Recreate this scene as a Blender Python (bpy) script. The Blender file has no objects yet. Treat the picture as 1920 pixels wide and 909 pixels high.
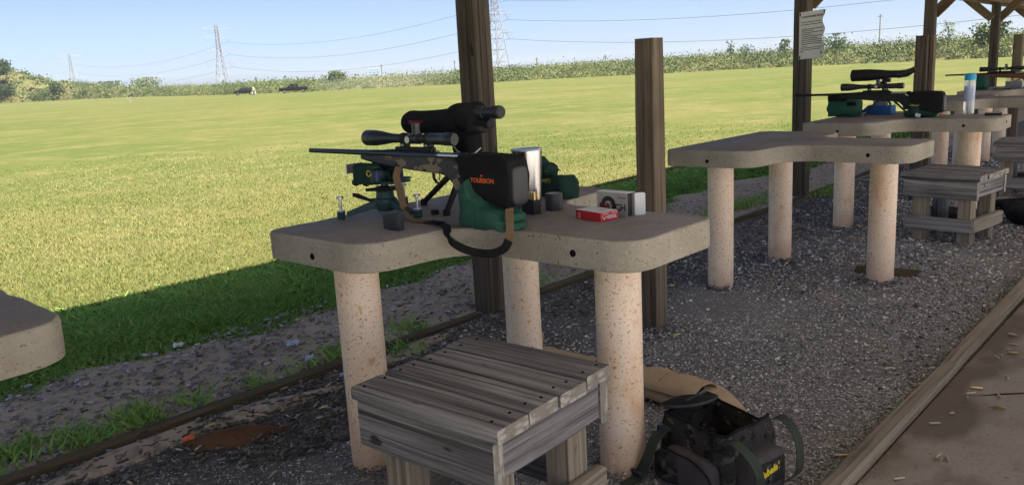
import bpy, bmesh, math, random
import numpy as np
from mathutils import Vector, Matrix, Euler, noise as mnoise

random.seed(7)
RNG = np.random.default_rng(11)
SC = bpy.context.scene
COL = SC.collection
PI = math.pi
RAD = math.radians

# ------------------------------------------------------------------ camera
CAM_H = 1.2588
def camera_axes(yaw, pitch, roll):
    f = Vector((math.cos(yaw)*math.cos(pitch), math.sin(yaw)*math.cos(pitch), -math.sin(pitch)))
    r = Vector((math.sin(yaw), -math.cos(yaw), 0))
    d = f.cross(r)
    return r*math.cos(roll)+d*math.sin(roll), -r*math.sin(roll)+d*math.cos(roll), f
cam_data = bpy.data.cameras.new('camera')
cam_data.sensor_width = 36.0
cam_data.lens = 1516.77/1920*36.0
cam_data.clip_start = 0.05
cam_data.clip_end = 9000
cam = bpy.data.objects.new('camera', cam_data)
COL.objects.link(cam)
_r, _d, _f = camera_axes(0.74858, 0.20368, 0.05413)
cam.matrix_world = Matrix(((_r.x, -_d.x, -_f.x, 0), (_r.y, -_d.y, -_f.y, 0), (_r.z, -_d.z, -_f.z, CAM_H), (0, 0, 0, 1)))
SC.camera = cam

# ------------------------------------------------------------------ sky, sun, exposure
SUN_EL, SUN_AZ = RAD(56.5), RAD(188)          # azimuth clockwise from +Y: the sun stands behind the shelter
world = bpy.data.worlds.new('World')
SC.world = world
world.use_nodes = True
wn = world.node_tree
wn.nodes.clear()
sky = wn.nodes.new('ShaderNodeTexSky')
sky.sky_type = 'NISHITA'
sky.sun_disc = False
sky.sun_elevation = SUN_EL
sky.sun_rotation = SUN_AZ
sky.altitude = 20
sky.air_density = 0.32
sky.dust_density = 1.75
sky.ozone_density = 0.4
bg = wn.nodes.new('ShaderNodeBackground')
bg.inputs['Strength'].default_value = 0.05
wo = wn.nodes.new('ShaderNodeOutputWorld')
wn.links.new(sky.outputs[0], bg.inputs['Color'])
wn.links.new(bg.outputs[0], wo.inputs['Surface'])
sun_data = bpy.data.lights.new('sun', 'SUN')
sun_data.energy = 5.0
sun_data.angle = RAD(0.53)
sun_data.color = (1.0, 0.95, 0.87)
sun = bpy.data.objects.new('sun', sun_data)
COL.objects.link(sun)
_s = Vector((math.sin(SUN_AZ)*math.cos(SUN_EL), math.cos(SUN_AZ)*math.cos(SUN_EL), math.sin(SUN_EL)))
sun.rotation_euler = _s.to_track_quat('Z', 'Y').to_euler()
sun.location = _s*50
SC.view_settings.view_transform = 'Standard'
SC.view_settings.look = 'None'
SC.view_settings.exposure = 2.4
SC.view_settings.gamma = 1.0
SC.view_settings.use_curve_mapping = False
SC.cycles.max_bounces = 8
SC.cycles.diffuse_bounces = 5
SC.cycles.volume_bounces = 1
SC.cycles.transparent_max_bounces = 12
SC.cycles.use_denoising = True

# ------------------------------------------------------------------ materials
MATS = {}
ALBEDO = {'field': .32, 'blade_field': .585, 'wood_roof': .5, 'camo_bag': .7, 'blade_weed': 2.7, 'dirt': 1.35, 'canvas_tan': 1.35, 'bag_grey': 1.3, 'debris': 1.3, 'concrete_top': 1.55, 'wood_stool': 1.3, 'wood_end': 1.25, 'pipe': 1.13, 'wood_post_tan': .72, 'concrete_side': .93, 'leaf_scrub': .68, 'leaf_mid': .58, 'leaf_dark': .6, 'wood_post': .62, 'hill_soil': .42, 'gravel_stone': 4.4, 'gravel_bed': 1.4}   # overall reflectance of each material
def _lin(nt, a, b): nt.links.new(a, b)
def mat(name, base, rough=0.7, metal=0.0, layers=(), bump=(), coord='Object', spec=0.4, rnd=True, attr=None, trans=0.0, alpha=1.0, translucent=0.0):
    """layers: (kind, scale xyz or float, colour, lo, hi, amount); kind n=noise v=voronoi cells f=fine noise m=musgrave-like.
    bump: (kind, scale, strength, distance)."""
    k_ = ALBEDO.get(name, 1.0)
    if k_ != 1.0:
        sc_ = lambda c: tuple(min(.85, q*k_) for q in c)
        base = sc_(base); layers = [(a_, b_, sc_(c_), d_, e_, f_) for a_, b_, c_, d_, e_, f_ in layers]
        if attr: attr = [(p_, sc_(c_)) for p_, c_ in attr]
    m = bpy.data.materials.new(name)
    m.use_nodes = True
    nt = m.node_tree
    N = nt.nodes
    P = N['Principled BSDF']
    P.inputs['Roughness'].default_value = rough
    P.inputs['Metallic'].default_value = metal
    P.inputs['Specular IOR Level'].default_value = spec
    if trans: P.inputs['Transmission Weight'].default_value = trans
    if alpha < 1: P.inputs['Alpha'].default_value = alpha
    tc = N.new('ShaderNodeTexCoord')
    vec = tc.outputs[coord]
    if rnd:
        oi = N.new('ShaderNodeObjectInfo')
        ad = N.new('ShaderNodeVectorMath'); ad.operation = 'MULTIPLY_ADD'
        cmb = N.new('ShaderNodeCombineXYZ')
        for k in range(3): _lin(nt, oi.outputs['Random'], cmb.inputs[k])
        ad.inputs[1].default_value = (13.1, 7.7, 9.3)
        _lin(nt, cmb.outputs[0], ad.inputs[0]); _lin(nt, vec, ad.inputs[2])
        vec = ad.outputs[0]
    def tex(kind, scale):
        mp = N.new('ShaderNodeMapping')
        s = (scale,)*3 if isinstance(scale, (int, float)) else scale
        mp.inputs['Scale'].default_value = s
        _lin(nt, vec, mp.inputs['Vector'])
        if kind in 'xyz':                                   # position along one axis, made ragged by noise
            sp_ = N.new('ShaderNodeSeparateXYZ'); _lin(nt, tc.outputs[coord], sp_.inputs[0])
            t = N.new('ShaderNodeTexNoise'); t.inputs['Scale'].default_value = 1.0; t.inputs['Detail'].default_value = 4
            _lin(nt, mp.outputs[0], t.inputs['Vector'])
            ma = N.new('ShaderNodeMath'); ma.operation = 'MULTIPLY_ADD'; ma.inputs[1].default_value = .25 if kind == 'z' else 1.1
            _lin(nt, t.outputs['Fac'], ma.inputs[0]); _lin(nt, sp_.outputs['XYZ'.index(kind.upper())], ma.inputs[2]); return ma.outputs[0]
        if kind == 'v':
            t = N.new('ShaderNodeTexVoronoi'); t.inputs['Scale'].default_value = 1.0
            _lin(nt, mp.outputs[0], t.inputs['Vector']); return t.outputs['Distance']
        if kind == 'c':
            t = N.new('ShaderNodeTexVoronoi'); t.inputs['Scale'].default_value = 1.0
            _lin(nt, mp.outputs[0], t.inputs['Vector'])
            sx = N.new('ShaderNodeSeparateColor'); _lin(nt, t.outputs['Color'], sx.inputs[0]); return sx.outputs[0]
        t = N.new('ShaderNodeTexNoise'); t.inputs['Scale'].default_value = 1.0
        t.inputs['Detail'].default_value = {'n': 5, 'f': 2, 'd': 8}[kind]
        t.inputs['Roughness'].default_value = {'n': 0.6, 'f': 0.5, 'd': 0.7}[kind]
        if kind == 'd': t.inputs['Distortion'].default_value = 0.6
        _lin(nt, mp.outputs[0], t.inputs['Vector']); return t.outputs['Fac']
    rgb = N.new('ShaderNodeRGB'); rgb.outputs[0].default_value = (*base, 1)
    cur = rgb.outputs[0]
    if attr:
        at = N.new('ShaderNodeAttribute'); at.attribute_name = 'tint'
        cr = N.new('ShaderNodeValToRGB')
        els = cr.color_ramp.elements
        while len(els) < len(attr): els.new(0.5)
        for e, (p_, c_) in zip(els, attr): e.position = p_; e.color = (*c_, 1)
        _lin(nt, at.outputs['Fac'], cr.inputs[0]); cur = cr.outputs[0]
    for kind, scale, colr, lo, hi, amt in layers:
        fac = tex(kind, scale)
        mr = N.new('ShaderNodeMapRange'); mr.inputs['From Min'].default_value = lo; mr.inputs['From Max'].default_value = hi
        mr.inputs['To Min'].default_value = 0; mr.inputs['To Max'].default_value = amt
        _lin(nt, fac, mr.inputs['Value'])
        mx = N.new('ShaderNodeMix'); mx.data_type = 'RGBA'
        _lin(nt, mr.outputs[0], mx.inputs['Factor']); _lin(nt, cur, mx.inputs['A'])
        mx.inputs['B'].default_value = (*colr, 1)
        cur = mx.outputs['Result']
    _lin(nt, cur, P.inputs['Base Color'])
    nrm = None
    for kind, scale, strength, dist in bump:
        b = N.new('ShaderNodeBump'); b.inputs['Strength'].default_value = strength; b.inputs['Distance'].default_value = dist
        _lin(nt, tex(kind, scale), b.inputs['Height'])
        if nrm: _lin(nt, nrm, b.inputs['Normal'])
        nrm = b.outputs['Normal']
    if nrm: _lin(nt, nrm, P.inputs['Normal'])
    if translucent:
        tr = N.new('ShaderNodeBsdfTranslucent'); ms = N.new('ShaderNodeMixShader'); ms.inputs[0].default_value = translucent
        _lin(nt, cur, tr.inputs[0]); _lin(nt, P.outputs[0], ms.inputs[1]); _lin(nt, tr.outputs[0], ms.inputs[2])
        _lin(nt, ms.outputs[0], N['Material Output'].inputs['Surface'])
    MATS[name] = m
    return m

def wood(name, base, light, dark, rough=0.85, k=1.0, bumps=0.6):
    return mat(name, base, rough, layers=[('d', (0.9*k, 16*k, 16*k), light, 0.42, 0.68, 0.85), ('n', (0.7*k, 55*k, 55*k), dark, 0.48, 0.66, 0.75),
               ('n', (1.6, 130*k, 130*k), dark, 0.54, 0.66, 0.7), ('n', (2.2, 5, 5), dark, 0.52, 0.8, 0.55), ('f', (9, 22, 22), dark, 0.70, 0.76, 0.85)],
               bump=[('n', (0.8*k, 60*k, 60*k), bumps, 0.006), ('f', (4, 130, 130), 0.3, 0.002)], spec=0.2)
wood('wood_stool', (0.155, 0.148, 0.142), (0.36, 0.35, 0.335), (0.022, 0.021, 0.021), bumps=1.3)
wood('wood_pale', (0.30, 0.245, 0.175), (0.42, 0.37, 0.29), (0.13, 0.10, 0.07))
wood('wood_post', (0.14, 0.115, 0.085), (0.23, 0.195, 0.15), (0.030, 0.024, 0.019), k=0.8)
wood('wood_post_tan', (0.20, 0.16, 0.11), (0.30, 0.245, 0.175), (0.05, 0.038, 0.026), k=0.8)
wood('wood_edging', (0.21, 0.175, 0.13), (0.31, 0.265, 0.20), (0.07, 0.055, 0.04), k=0.7)
wood('wood_moss', (0.085, 0.068, 0.042), (0.14, 0.12, 0.07), (0.03, 0.026, 0.016), k=0.7)
wood('wood_roof', (0.30, 0.21, 0.12), (0.38, 0.28, 0.17), (0.12, 0.08, 0.045), k=0.7)
mat('wood_end', (0.33, 0.31, 0.27), 0.9, layers=[('v', (9, 26, 70), (0.15, 0.135, 0.115), 0.25, 0.6, 0.8), ('n', 60, (0.10, 0.09, 0.08), 0.55, 0.7, 0.8)], bump=[('n', 90, 0.5, 0.003)], spec=0.2)
mat('concrete_side', (0.375, 0.348, 0.28), 0.9, layers=[('n', 4, (0.275, 0.245, 0.19), 0.42, 0.66, 0.85), ('n', (1.5, 1.5, 9), (0.26, 0.225, 0.175), 0.52, 0.7, 0.5), ('n', 55, (0.29, 0.25, 0.195), 0.5, 0.72, 0.7), ('f', 120, (0.60, 0.56, 0.48), 0.66, 0.72, 0.6), ('f', 88, (0.10, 0.085, 0.065), 0.68, 0.71, 0.85), ('f', 170, (0.13, 0.11, 0.085), 0.64, 0.70, 0.7)], bump=[('f', 88, -0.6, 0.004), ('n', 120, 0.5, 0.003)], spec=0.2)
mat('concrete_top', (0.135, 0.122, 0.113), 0.75, layers=[('n', 2.2, (0.19, 0.175, 0.17), 0.4, 0.66, 0.8), ('n', 9, (0.10, 0.085, 0.072), 0.5, 0.75, 0.6), ('n', 140, (0.06, 0.055, 0.05), 0.52, 0.68, 0.6), ('f', 60, (0.27, 0.25, 0.22), 0.69, 0.76, 0.6)], bump=[('n', 130, 0.35, 0.002)], spec=0.3)
mat('pipe', (0.75, 0.615, 0.475), 0.5, layers=[('n', (6, 6, 2.2), (0.70, 0.52, 0.36), 0.42, 0.68, 0.7), ('n', (8, 8, 3.5), (0.58, 0.34, 0.15), 0.55, 0.72, 0.7), ('z', (11, 11, 5), (0.42, 0.25, 0.13), 0.30, 0.10, 0.75), ('z', (16, 16, 9), (0.16, 0.11, 0.075), 0.155, 0.09, 0.8), ('f', (150, 150, 130), (0.48, 0.23, 0.085), 0.60, 0.66, 0.8), ('f', (70, 70, 60), (0.44, 0.17, 0.04), 0.672, 0.70, 0.92), ('f', (24, 24, 18), (0.54, 0.28, 0.10), 0.66, 0.76, 0.7)], bump=[('n', 90, 0.12, 0.002)], spec=0.4)
mat('flat_black', (0.012, 0.011, 0.01), 1.0, spec=0.0)
mat('black_matte', (0.012, 0.0125, 0.014), 0.62, spec=0.35, bump=[('f', 300, 0.1, 0.001)])
mat('black_cloth', (0.011, 0.0115, 0.013), 0.95, layers=[('n', 14, (0.02, 0.02, 0.022), 0.4, 0.7, 0.8)], bump=[('n', 18, 0.5, 0.01), ('f', 600, 0.2, 0.001)], spec=0.15)
mat('scope_black', (0.018, 0.021, 0.026), 0.36, spec=0.5)
mat('gun_steel', (0.045, 0.055, 0.07), 0.34, metal=0.75)
mat('bright_steel', (0.62, 0.61, 0.60), 0.25, metal=1.0)
mat('brushed_steel', (0.40, 0.40, 0.41), 0.24, metal=1.0, bump=[('f', (400, 400, 6), 0.05, 0.001)])
mat('zinc', (0.52, 0.52, 0.53), 0.38, metal=0.9)
mat('lens', (0.006, 0.008, 0.012), 0.25, spec=0.25)
mat('camo_stock', (0.055, 0.057, 0.062), 0.75, layers=[('f', (30, 15, 26), (0.20, 0.17, 0.12), 0.56, 0.575, 1.0), ('f', (38, 19, 34), (0.10, 0.085, 0.055), 0.62, 0.635, 1.0), ('f', (45, 22, 40), (0.022, 0.023, 0.026), 0.64, 0.655, 1.0)], spec=0.25)
mat('brown_stock', (0.13, 0.055, 0.025), 0.45, layers=[('n', (40, 4, 40), (0.06, 0.024, 0.012), 0.45, 0.65, 0.8)])
mat('bag_green', (0.028, 0.098, 0.068), 0.88, layers=[('n', 9, (0.018, 0.065, 0.047), 0.42, 0.7, 0.7)], bump=[('n', 16, 0.5, 0.012), ('f', 500, 0.2, 0.001)], spec=0.2)
mat('bag_green_dark', (0.014, 0.042, 0.031), 0.9, layers=[('n', 9, (0.010, 0.030, 0.023), 0.42, 0.7, 0.7)], bump=[('n', 18, 0.6, 0.012), ('f', 500, 0.2, 0.001)], spec=0.2)
mat('cast_green', (0.018, 0.058, 0.052), 0.5, bump=[('n', 120, 0.15, 0.001)], spec=0.4)
mat('strap_tan', (0.22, 0.145, 0.085), 0.9, layers=[('n', 30, (0.12, 0.08, 0.045), 0.45, 0.7, 0.7)], bump=[('f', 500, 0.3, 0.001)], spec=0.15)
mat('strap_olive', (0.045, 0.055, 0.042), 0.9, layers=[('n', 25, (0.03, 0.036, 0.03), 0.45, 0.7, 0.7)], bump=[('f', (700, 700, 700), 0.3, 0.001)], spec=0.15)
mat('canvas_tan', (0.335, 0.245, 0.155), 0.92, layers=[('n', 10, (0.25, 0.18, 0.11), 0.42, 0.7, 0.7)], bump=[('n', 12, 0.5, 0.01), ('f', 500, 0.2, 0.001)], spec=0.15)
mat('camo_bag', (0.05, 0.047, 0.044), 0.9, layers=[('n', (16, 16, 16), (0.17, 0.16, 0.15), 0.55, 0.62, 0.9), ('n', (26, 26, 26), (0.014, 0.014, 0.014), 0.52, 0.6, 0.95), ('n', (60, 60, 30), (0.085, 0.082, 0.078), 0.6, 0.68, 0.7)], bump=[('n', 14, 0.6, 0.012)], spec=0.15)
mat('bag_grey', (0.062, 0.056, 0.058), 0.92, layers=[('n', 12, (0.04, 0.036, 0.037), 0.42, 0.7, 0.7)], bump=[('n', 14, 0.6, 0.012)], spec=0.15)
mat('orange_print', (0.72, 0.13, 0.03), 0.7)
mat('yellow_print', (0.75, 0.60, 0.03), 0.7)
mat('gold_print', (0.50, 0.36, 0.04), 0.7)
mat('white_card', (0.66, 0.67, 0.69), 0.6)
mat('silver_card', (0.38, 0.365, 0.35), 0.45, layers=[('n', 7, (0.30, 0.29, 0.28), 0.4, 0.7, 0.7)])
mat('red_card', (0.50, 0.022, 0.025), 0.45)
mat('red_cloth', (0.36, 0.03, 0.035), 0.8)
mat('white_bag', (0.30, 0.30, 0.30), 0.6)
mat('ink', (0.02, 0.02, 0.022), 0.7)
mat('ink_red', (0.25, 0.015, 0.018), 0.6)
mat('paper', (0.66, 0.65, 0.61), 0.75, layers=[('n', 8, (0.52, 0.50, 0.46), 0.42, 0.7, 0.7)])
mat('brass', (0.60, 0.46, 0.24), 0.32, metal=0.9)
mat('brass_dull', (0.40, 0.36, 0.28), 0.5, metal=0.6)
mat('blue_plastic', (0.02, 0.15, 0.47), 0.35, trans=0.15)
mat('cyan_plastic', (0.02, 0.33, 0.55), 0.4)
mat('bottle_plastic', (0.72, 0.78, 0.86), 0.12, trans=0.55, spec=0.5)
mat('label_blue', (0.42, 0.50, 0.66), 0.5)
mat('grey_plastic', (0.30, 0.30, 0.33), 0.5)
mat('green_plastic', (0.06, 0.24, 0.07), 0.5)
mat('orange_plastic', (0.75, 0.16, 0.04), 0.5)
mat('dark_plastic', (0.035, 0.037, 0.04), 0.5)
mat('blue_grey_metal', (0.03, 0.05, 0.08), 0.4, metal=0.6)
mat('car_black', (0.003, 0.003, 0.0035), 0.6, spec=0.08)
mat('car_glass', (0.01, 0.012, 0.014), 0.3, spec=0.3)
mat('tyre', (0.015, 0.015, 0.015), 0.9)
mat('hub', (0.05, 0.05, 0.05), 0.6)
mat('skin', (0.38, 0.22, 0.15), 0.6)
mat('shirt_dark', (0.02, 0.02, 0.025), 0.9)
mat('shirt_yellow', (0.20, 0.20, 0.11), 0.9)
mat('trousers_pale', (0.17, 0.15, 0.13), 0.9)
mat('trousers_grey', (0.06, 0.065, 0.08), 0.9)
mat('hair', (0.03, 0.02, 0.015), 0.8)
mat('galvanised', (0.15, 0.155, 0.17), 0.7)
mat('wire', (0.10, 0.10, 0.11), 0.7)
mat('pole_wood', (0.10, 0.08, 0.06), 0.9)
mat('office_wall', (0.16, 0.20, 0.26), 0.7)
mat('office_glass', (0.06, 0.10, 0.16), 0.4)
mat('bark', (0.07, 0.055, 0.04), 0.95, bump=[('n', (8, 8, 2), 0.6, 0.03)])
mat('leaf_dark', (0.03, 0.055, 0.018), 0.8, attr=[(0, (0.018, 0.035, 0.012)), (0.5, (0.035, 0.065, 0.02)), (1, (0.065, 0.10, 0.03))], translucent=0.25, rnd=False)
mat('leaf_mid', (0.06, 0.10, 0.03), 0.8, attr=[(0, (0.035, 0.06, 0.018)), (0.5, (0.075, 0.115, 0.03)), (1, (0.12, 0.165, 0.045))], translucent=0.25, rnd=False)
mat('leaf_scrub', (0.10, 0.14, 0.05), 0.85, attr=[(0, (0.045, 0.07, 0.022)), (0.45, (0.10, 0.135, 0.042)), (0.8, (0.16, 0.19, 0.06)), (1, (0.23, 0.21, 0.10))], translucent=0.25, rnd=False)
mat('blade_field', (0.2, 0.2, 0.06), 0.8, attr=[(0, (0.075, 0.115, 0.022)), (0.4, (0.155, 0.19, 0.040)), (0.7, (0.27, 0.26, 0.085)), (1, (0.40, 0.34, 0.165))], translucent=0.3, rnd=False, spec=0.25)
mat('blade_weed', (0.04, 0.10, 0.02), 0.65, attr=[(0, (0.026, 0.064, 0.014)), (0.6, (0.062, 0.136, 0.028)), (1, (0.135, 0.185, 0.045))], translucent=0.3, rnd=False, spec=0.35)
mat('gravel_stone', (0.1, 0.1, 0.1), 0.8, attr=[(0, (0.018, 0.018, 0.0185)), (0.55, (0.07, 0.0695, 0.069)), (0.85, (0.145, 0.143, 0.14)), (1, (0.19, 0.187, 0.182))], rnd=False, spec=0.4)
mat('debris', (0.2, 0.2, 0.22), 0.6, attr=[(0, (0.05, 0.045, 0.04)), (0.4, (0.16, 0.14, 0.115)), (0.75, (0.22, 0.24, 0.29)), (1, (0.40, 0.43, 0.50))], rnd=False, spec=0.4)
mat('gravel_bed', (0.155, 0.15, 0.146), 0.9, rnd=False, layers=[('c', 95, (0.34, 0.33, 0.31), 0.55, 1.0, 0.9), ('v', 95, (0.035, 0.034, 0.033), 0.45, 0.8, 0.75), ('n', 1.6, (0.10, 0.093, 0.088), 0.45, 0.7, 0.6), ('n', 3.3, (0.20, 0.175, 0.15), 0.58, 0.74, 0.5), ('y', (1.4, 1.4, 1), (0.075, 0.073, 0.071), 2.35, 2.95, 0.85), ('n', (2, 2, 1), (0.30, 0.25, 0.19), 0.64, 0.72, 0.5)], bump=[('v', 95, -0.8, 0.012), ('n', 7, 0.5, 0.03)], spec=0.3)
mat('dirt', (0.33, 0.28, 0.22), 0.95, rnd=False, layers=[('n', 2.5, (0.25, 0.205, 0.155), 0.42, 0.66, 0.8), ('n', 22, (0.115, 0.09, 0.065), 0.48, 0.68, 0.7), ('c', 70, (0.30, 0.27, 0.23), 0.78, 0.9, 0.7)], bump=[('n', 30, 0.7, 0.02), ('v', 80, -0.3, 0.006)], spec=0.15)
mat('red_soil', (0.15, 0.082, 0.046), 0.95, layers=[('n', 40, (0.085, 0.045, 0.026), 0.45, 0.68, 0.8)], bump=[('n', 60, 0.9, 0.012)], spec=0.1)
mat('slab', (0.235, 0.205, 0.178), 0.85, rnd=False, layers=[('n', 1.3, (0.28, 0.24, 0.20), 0.42, 0.66, 0.7), ('n', 5, (0.15, 0.115, 0.085), 0.52, 0.72, 0.7), ('n', 90, (0.13, 0.10, 0.08), 0.52, 0.7, 0.5), ('f', 30, (0.05, 0.04, 0.03), 0.70, 0.74, 0.7), ('y', (3, 5, 1), (0.095, 0.072, 0.055), 1.10, 1.30, 0.8)], bump=[('n', 120, 0.3, 0.002), ('n', 8, 0.2, 0.006)], spec=0.25)
mat('field', (0.150, 0.190, 0.042), 0.95, rnd=False, layers=[('n', (0.10, 0.14, 1), (0.275, 0.25, 0.085), 0.43, 0.58, 0.85), ('n', (0.025, 0.04, 1), (0.145, 0.20, 0.036), 0.47, 0.58, 0.85), ('n', (0.7, 0.8, 1), (0.32, 0.285, 0.115), 0.50, 0.64, 0.75), ('n', (1.7, 1.7, 1), (0.13, 0.185, 0.038), 0.52, 0.66, 0.75), ('n', 5, (0.34, 0.31, 0.125), 0.54, 0.68, 0.6), ('n', 16, (0.12, 0.16, 0.034), 0.50, 0.68, 0.7), ('n', 45, (0.38, 0.34, 0.15), 0.54, 0.70, 0.6)], bump=[('n', 30, 0.6, 0.02)], spec=0.1)
mat('roof_bounce_pale', (0.58, 0.58, 0.57), 0.6, bump=[('f', (8, .1, .1), 0.3, 0.02)])  # invented pale roof finish, added to bounce ground light onto the benches
mat('bounce_ground_pale', (0.58, 0.54, 0.48), 0.95, rnd=False, layers=[('n', 3, (0.48, 0.44, 0.39), 0.4, 0.7, 0.8)], bump=[('v', 60, -0.4, 0.01)])  # paled on purpose so the sunlit ground throws more light under the roof
mat('hill_soil', (0.17, 0.165, 0.06), 0.95, rnd=False, layers=[('n', (0.12, 0.12, 0.2), (0.27, 0.20, 0.105), 0.45, 0.6, 0.85), ('n', 1.2, (0.08, 0.105, 0.03), 0.45, 0.65, 0.8)], bump=[('n', 1.5, 0.8, 0.4)], spec=0.1)

# ------------------------------------------------------------------ helpers
class MB:
    def __init__(s): s.v = []; s.f = []; s.m = []; s.mi = 0
    def add(s, vs, fs, mi=None):
        o = len(s.v); s.v += [tuple(q) for q in vs]
        for f in fs: s.f.append([i+o for i in f]); s.m.append(s.mi if mi is None else mi)
        return s
    def box(s, c, d, R=None, mi=None):
        x, y, z = d[0]/2, d[1]/2, d[2]/2
        vs = [Vector(q) for q in ((-x,-y,-z),(x,-y,-z),(x,y,-z),(-x,y,-z),(-x,-y,z),(x,-y,z),(x,y,z),(-x,y,z))]
        if R is not None: vs = [R @ q for q in vs]
        c = Vector(c)
        return s.add([q+c for q in vs], [(0,3,2,1),(4,5,6,7),(0,1,5,4),(1,2,6,5),(2,3,7,6),(3,0,4,7)], mi)
    def rings(s, rings, cap0=True, cap1=True, closed=True, mi=None):
        n = len(rings[0]); fs = []
        for k in range(len(rings)-1):
            for i in range(n if closed else n-1):
                j = (i+1) % n
                fs.append((k*n+i, k*n+j, (k+1)*n+j, (k+1)*n+i))
        if cap0: fs.append(tuple(reversed(range(n))))
        if cap1: fs.append(tuple((len(rings)-1)*n+i for i in range(n)))
        return s.add([q for r in rings for q in r], fs, mi)
    def lathe(s, p0, d, prof, n=16, cap0=True, cap1=True, mi=None, sy=1.0):
        d = Vector(d).normalized(); p0 = Vector(p0)
        a = d.orthogonal().normalized(); b = d.cross(a)
        rs = [[p0+d*t+(a*math.cos(2*PI*i/n)+b*math.sin(2*PI*i/n)*sy)*r for i in range(n)] for t, r in prof]
        return s.rings(rs, cap0, cap1, mi=mi)
    def cyl(s, p0, p1, r0, r1=None, n=12, mi=None):
        p0, p1 = Vector(p0), Vector(p1); L = (p1-p0).length
        return s.lathe(p0, p1-p0, [(0, r0), (L, r0 if r1 is None else r1)], n, mi=mi)
    def tube(s, pts, r, n=8, mi=None):
        pts = [Vector(q) for q in pts]; rs = r if isinstance(r, (list, tuple)) else [r]*len(pts)
        rings = []; a = None
        for i, q in enumerate(pts):
            t = (pts[min(i+1, len(pts)-1)]-pts[max(i-1, 0)]).normalized()
            if a is None: a = t.orthogonal().normalized()
            a = (a-t*a.dot(t)).normalized(); b = t.cross(a)
            rings.append([q+(a*math.cos(2*PI*k/n)+b*math.sin(2*PI*k/n))*rs[i] for k in range(n)])
        return s.rings(rings, mi=mi)
    def ribbon(s, pts, wdirs, w, th=0.002, mi=None):
        pts = [Vector(q) for q in pts]; rings = []
        for i, q in enumerate(pts):
            t = (pts[min(i+1, len(pts)-1)]-pts[max(i-1, 0)]).normalized()
            wd = Vector(wdirs[i] if isinstance(wdirs, list) else wdirs); wd = (wd-t*wd.dot(t)).normalized()
            nn = t.cross(wd)
            rings.append([q-wd*w/2-nn*th/2, q+wd*w/2-nn*th/2, q+wd*w/2+nn*th/2, q-wd*w/2+nn*th/2])
        return s.rings(rings, mi=mi)
    def prism(s, poly, x0, x1, axis='x', mi=None):
        """poly of (a,b) extruded along axis; x: (y,z) z: (x,y) y: (x,z)"""
        def P3(a, b, t): return (t, a, b) if axis == 'x' else ((a, b, t) if axis == 'z' else (a, t, b))
        return s.rings([[P3(a, b, x0) for a, b in poly], [P3(a, b, x1) for a, b in poly]], mi=mi)
    def superell(s, c, d, e=0.5, n=20, m=12, R=None, f=None, mi=None):
        rings = []
        sg = lambda v, p: math.copysign(abs(v)**p, v)
        for j in range(m+1):
            ph = -PI/2+PI*j/m
            ring = []
            for i in range(n):
                th = 2*PI*i/n
                q = Vector((sg(math.cos(ph), e)*sg(math.cos(th), e)*d[0]/2, sg(math.cos(ph), e)*sg(math.sin(th), e)*d[1]/2, sg(math.sin(ph), e)*d[2]/2))
                if f: q = f(q)
                if R is not None: q = R @ q
                ring.append(q+Vector(c))
            rings.append(ring)
        return s.rings(rings, mi=mi)
    def build(s, name, mats, parent=None, bevel=0, seg=1, smooth=35, loc=None, rot=None, jitter=0, subdiv=0):
        me = bpy.data.meshes.new(name)
        me.from_pydata(s.v, [], s.f)
        mats = mats if isinstance(mats, (list, tuple)) else [mats]
        for q in mats: me.materials.append(MATS[q])
        me.polygons.foreach_set('material_index', s.m)
        bm = bmesh.new(); bm.from_mesh(me)
        bmesh.ops.remove_doubles(bm, verts=bm.verts, dist=1e-6)
        bmesh.ops.recalc_face_normals(bm, faces=bm.faces)
        if bevel:
            es = [e for e in bm.edges if len(e.link_faces) == 2 and e.calc_face_angle(0) > RAD(25)]
            bmesh.ops.bevel(bm, geom=es, offset=bevel, segments=seg, affect='EDGES', profile=0.6, clamp_overlap=True)
        if subdiv:
            bmesh.ops.subdivide_edges(bm, edges=bm.edges, cuts=subdiv, use_grid_fill=True)
        if jitter:
            for v in bm.verts: v.co += mnoise.noise_vector(v.co*9+Vector((hash(name) % 7, 0, 0)))*jitter
        bm.to_mesh(me); bm.free()
        if smooth:
            me.polygons.foreach_set('use_smooth', [True]*len(me.polygons))
            me.set_sharp_from_angle(angle=RAD(smooth))
        me.update()
        o = bpy.data.objects.new(name, me); COL.objects.link(o)
        if parent is not None: o.parent = parent
        if loc is not None: o.location = loc
        if rot is not None: o.rotation_euler = rot
        return o

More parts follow.
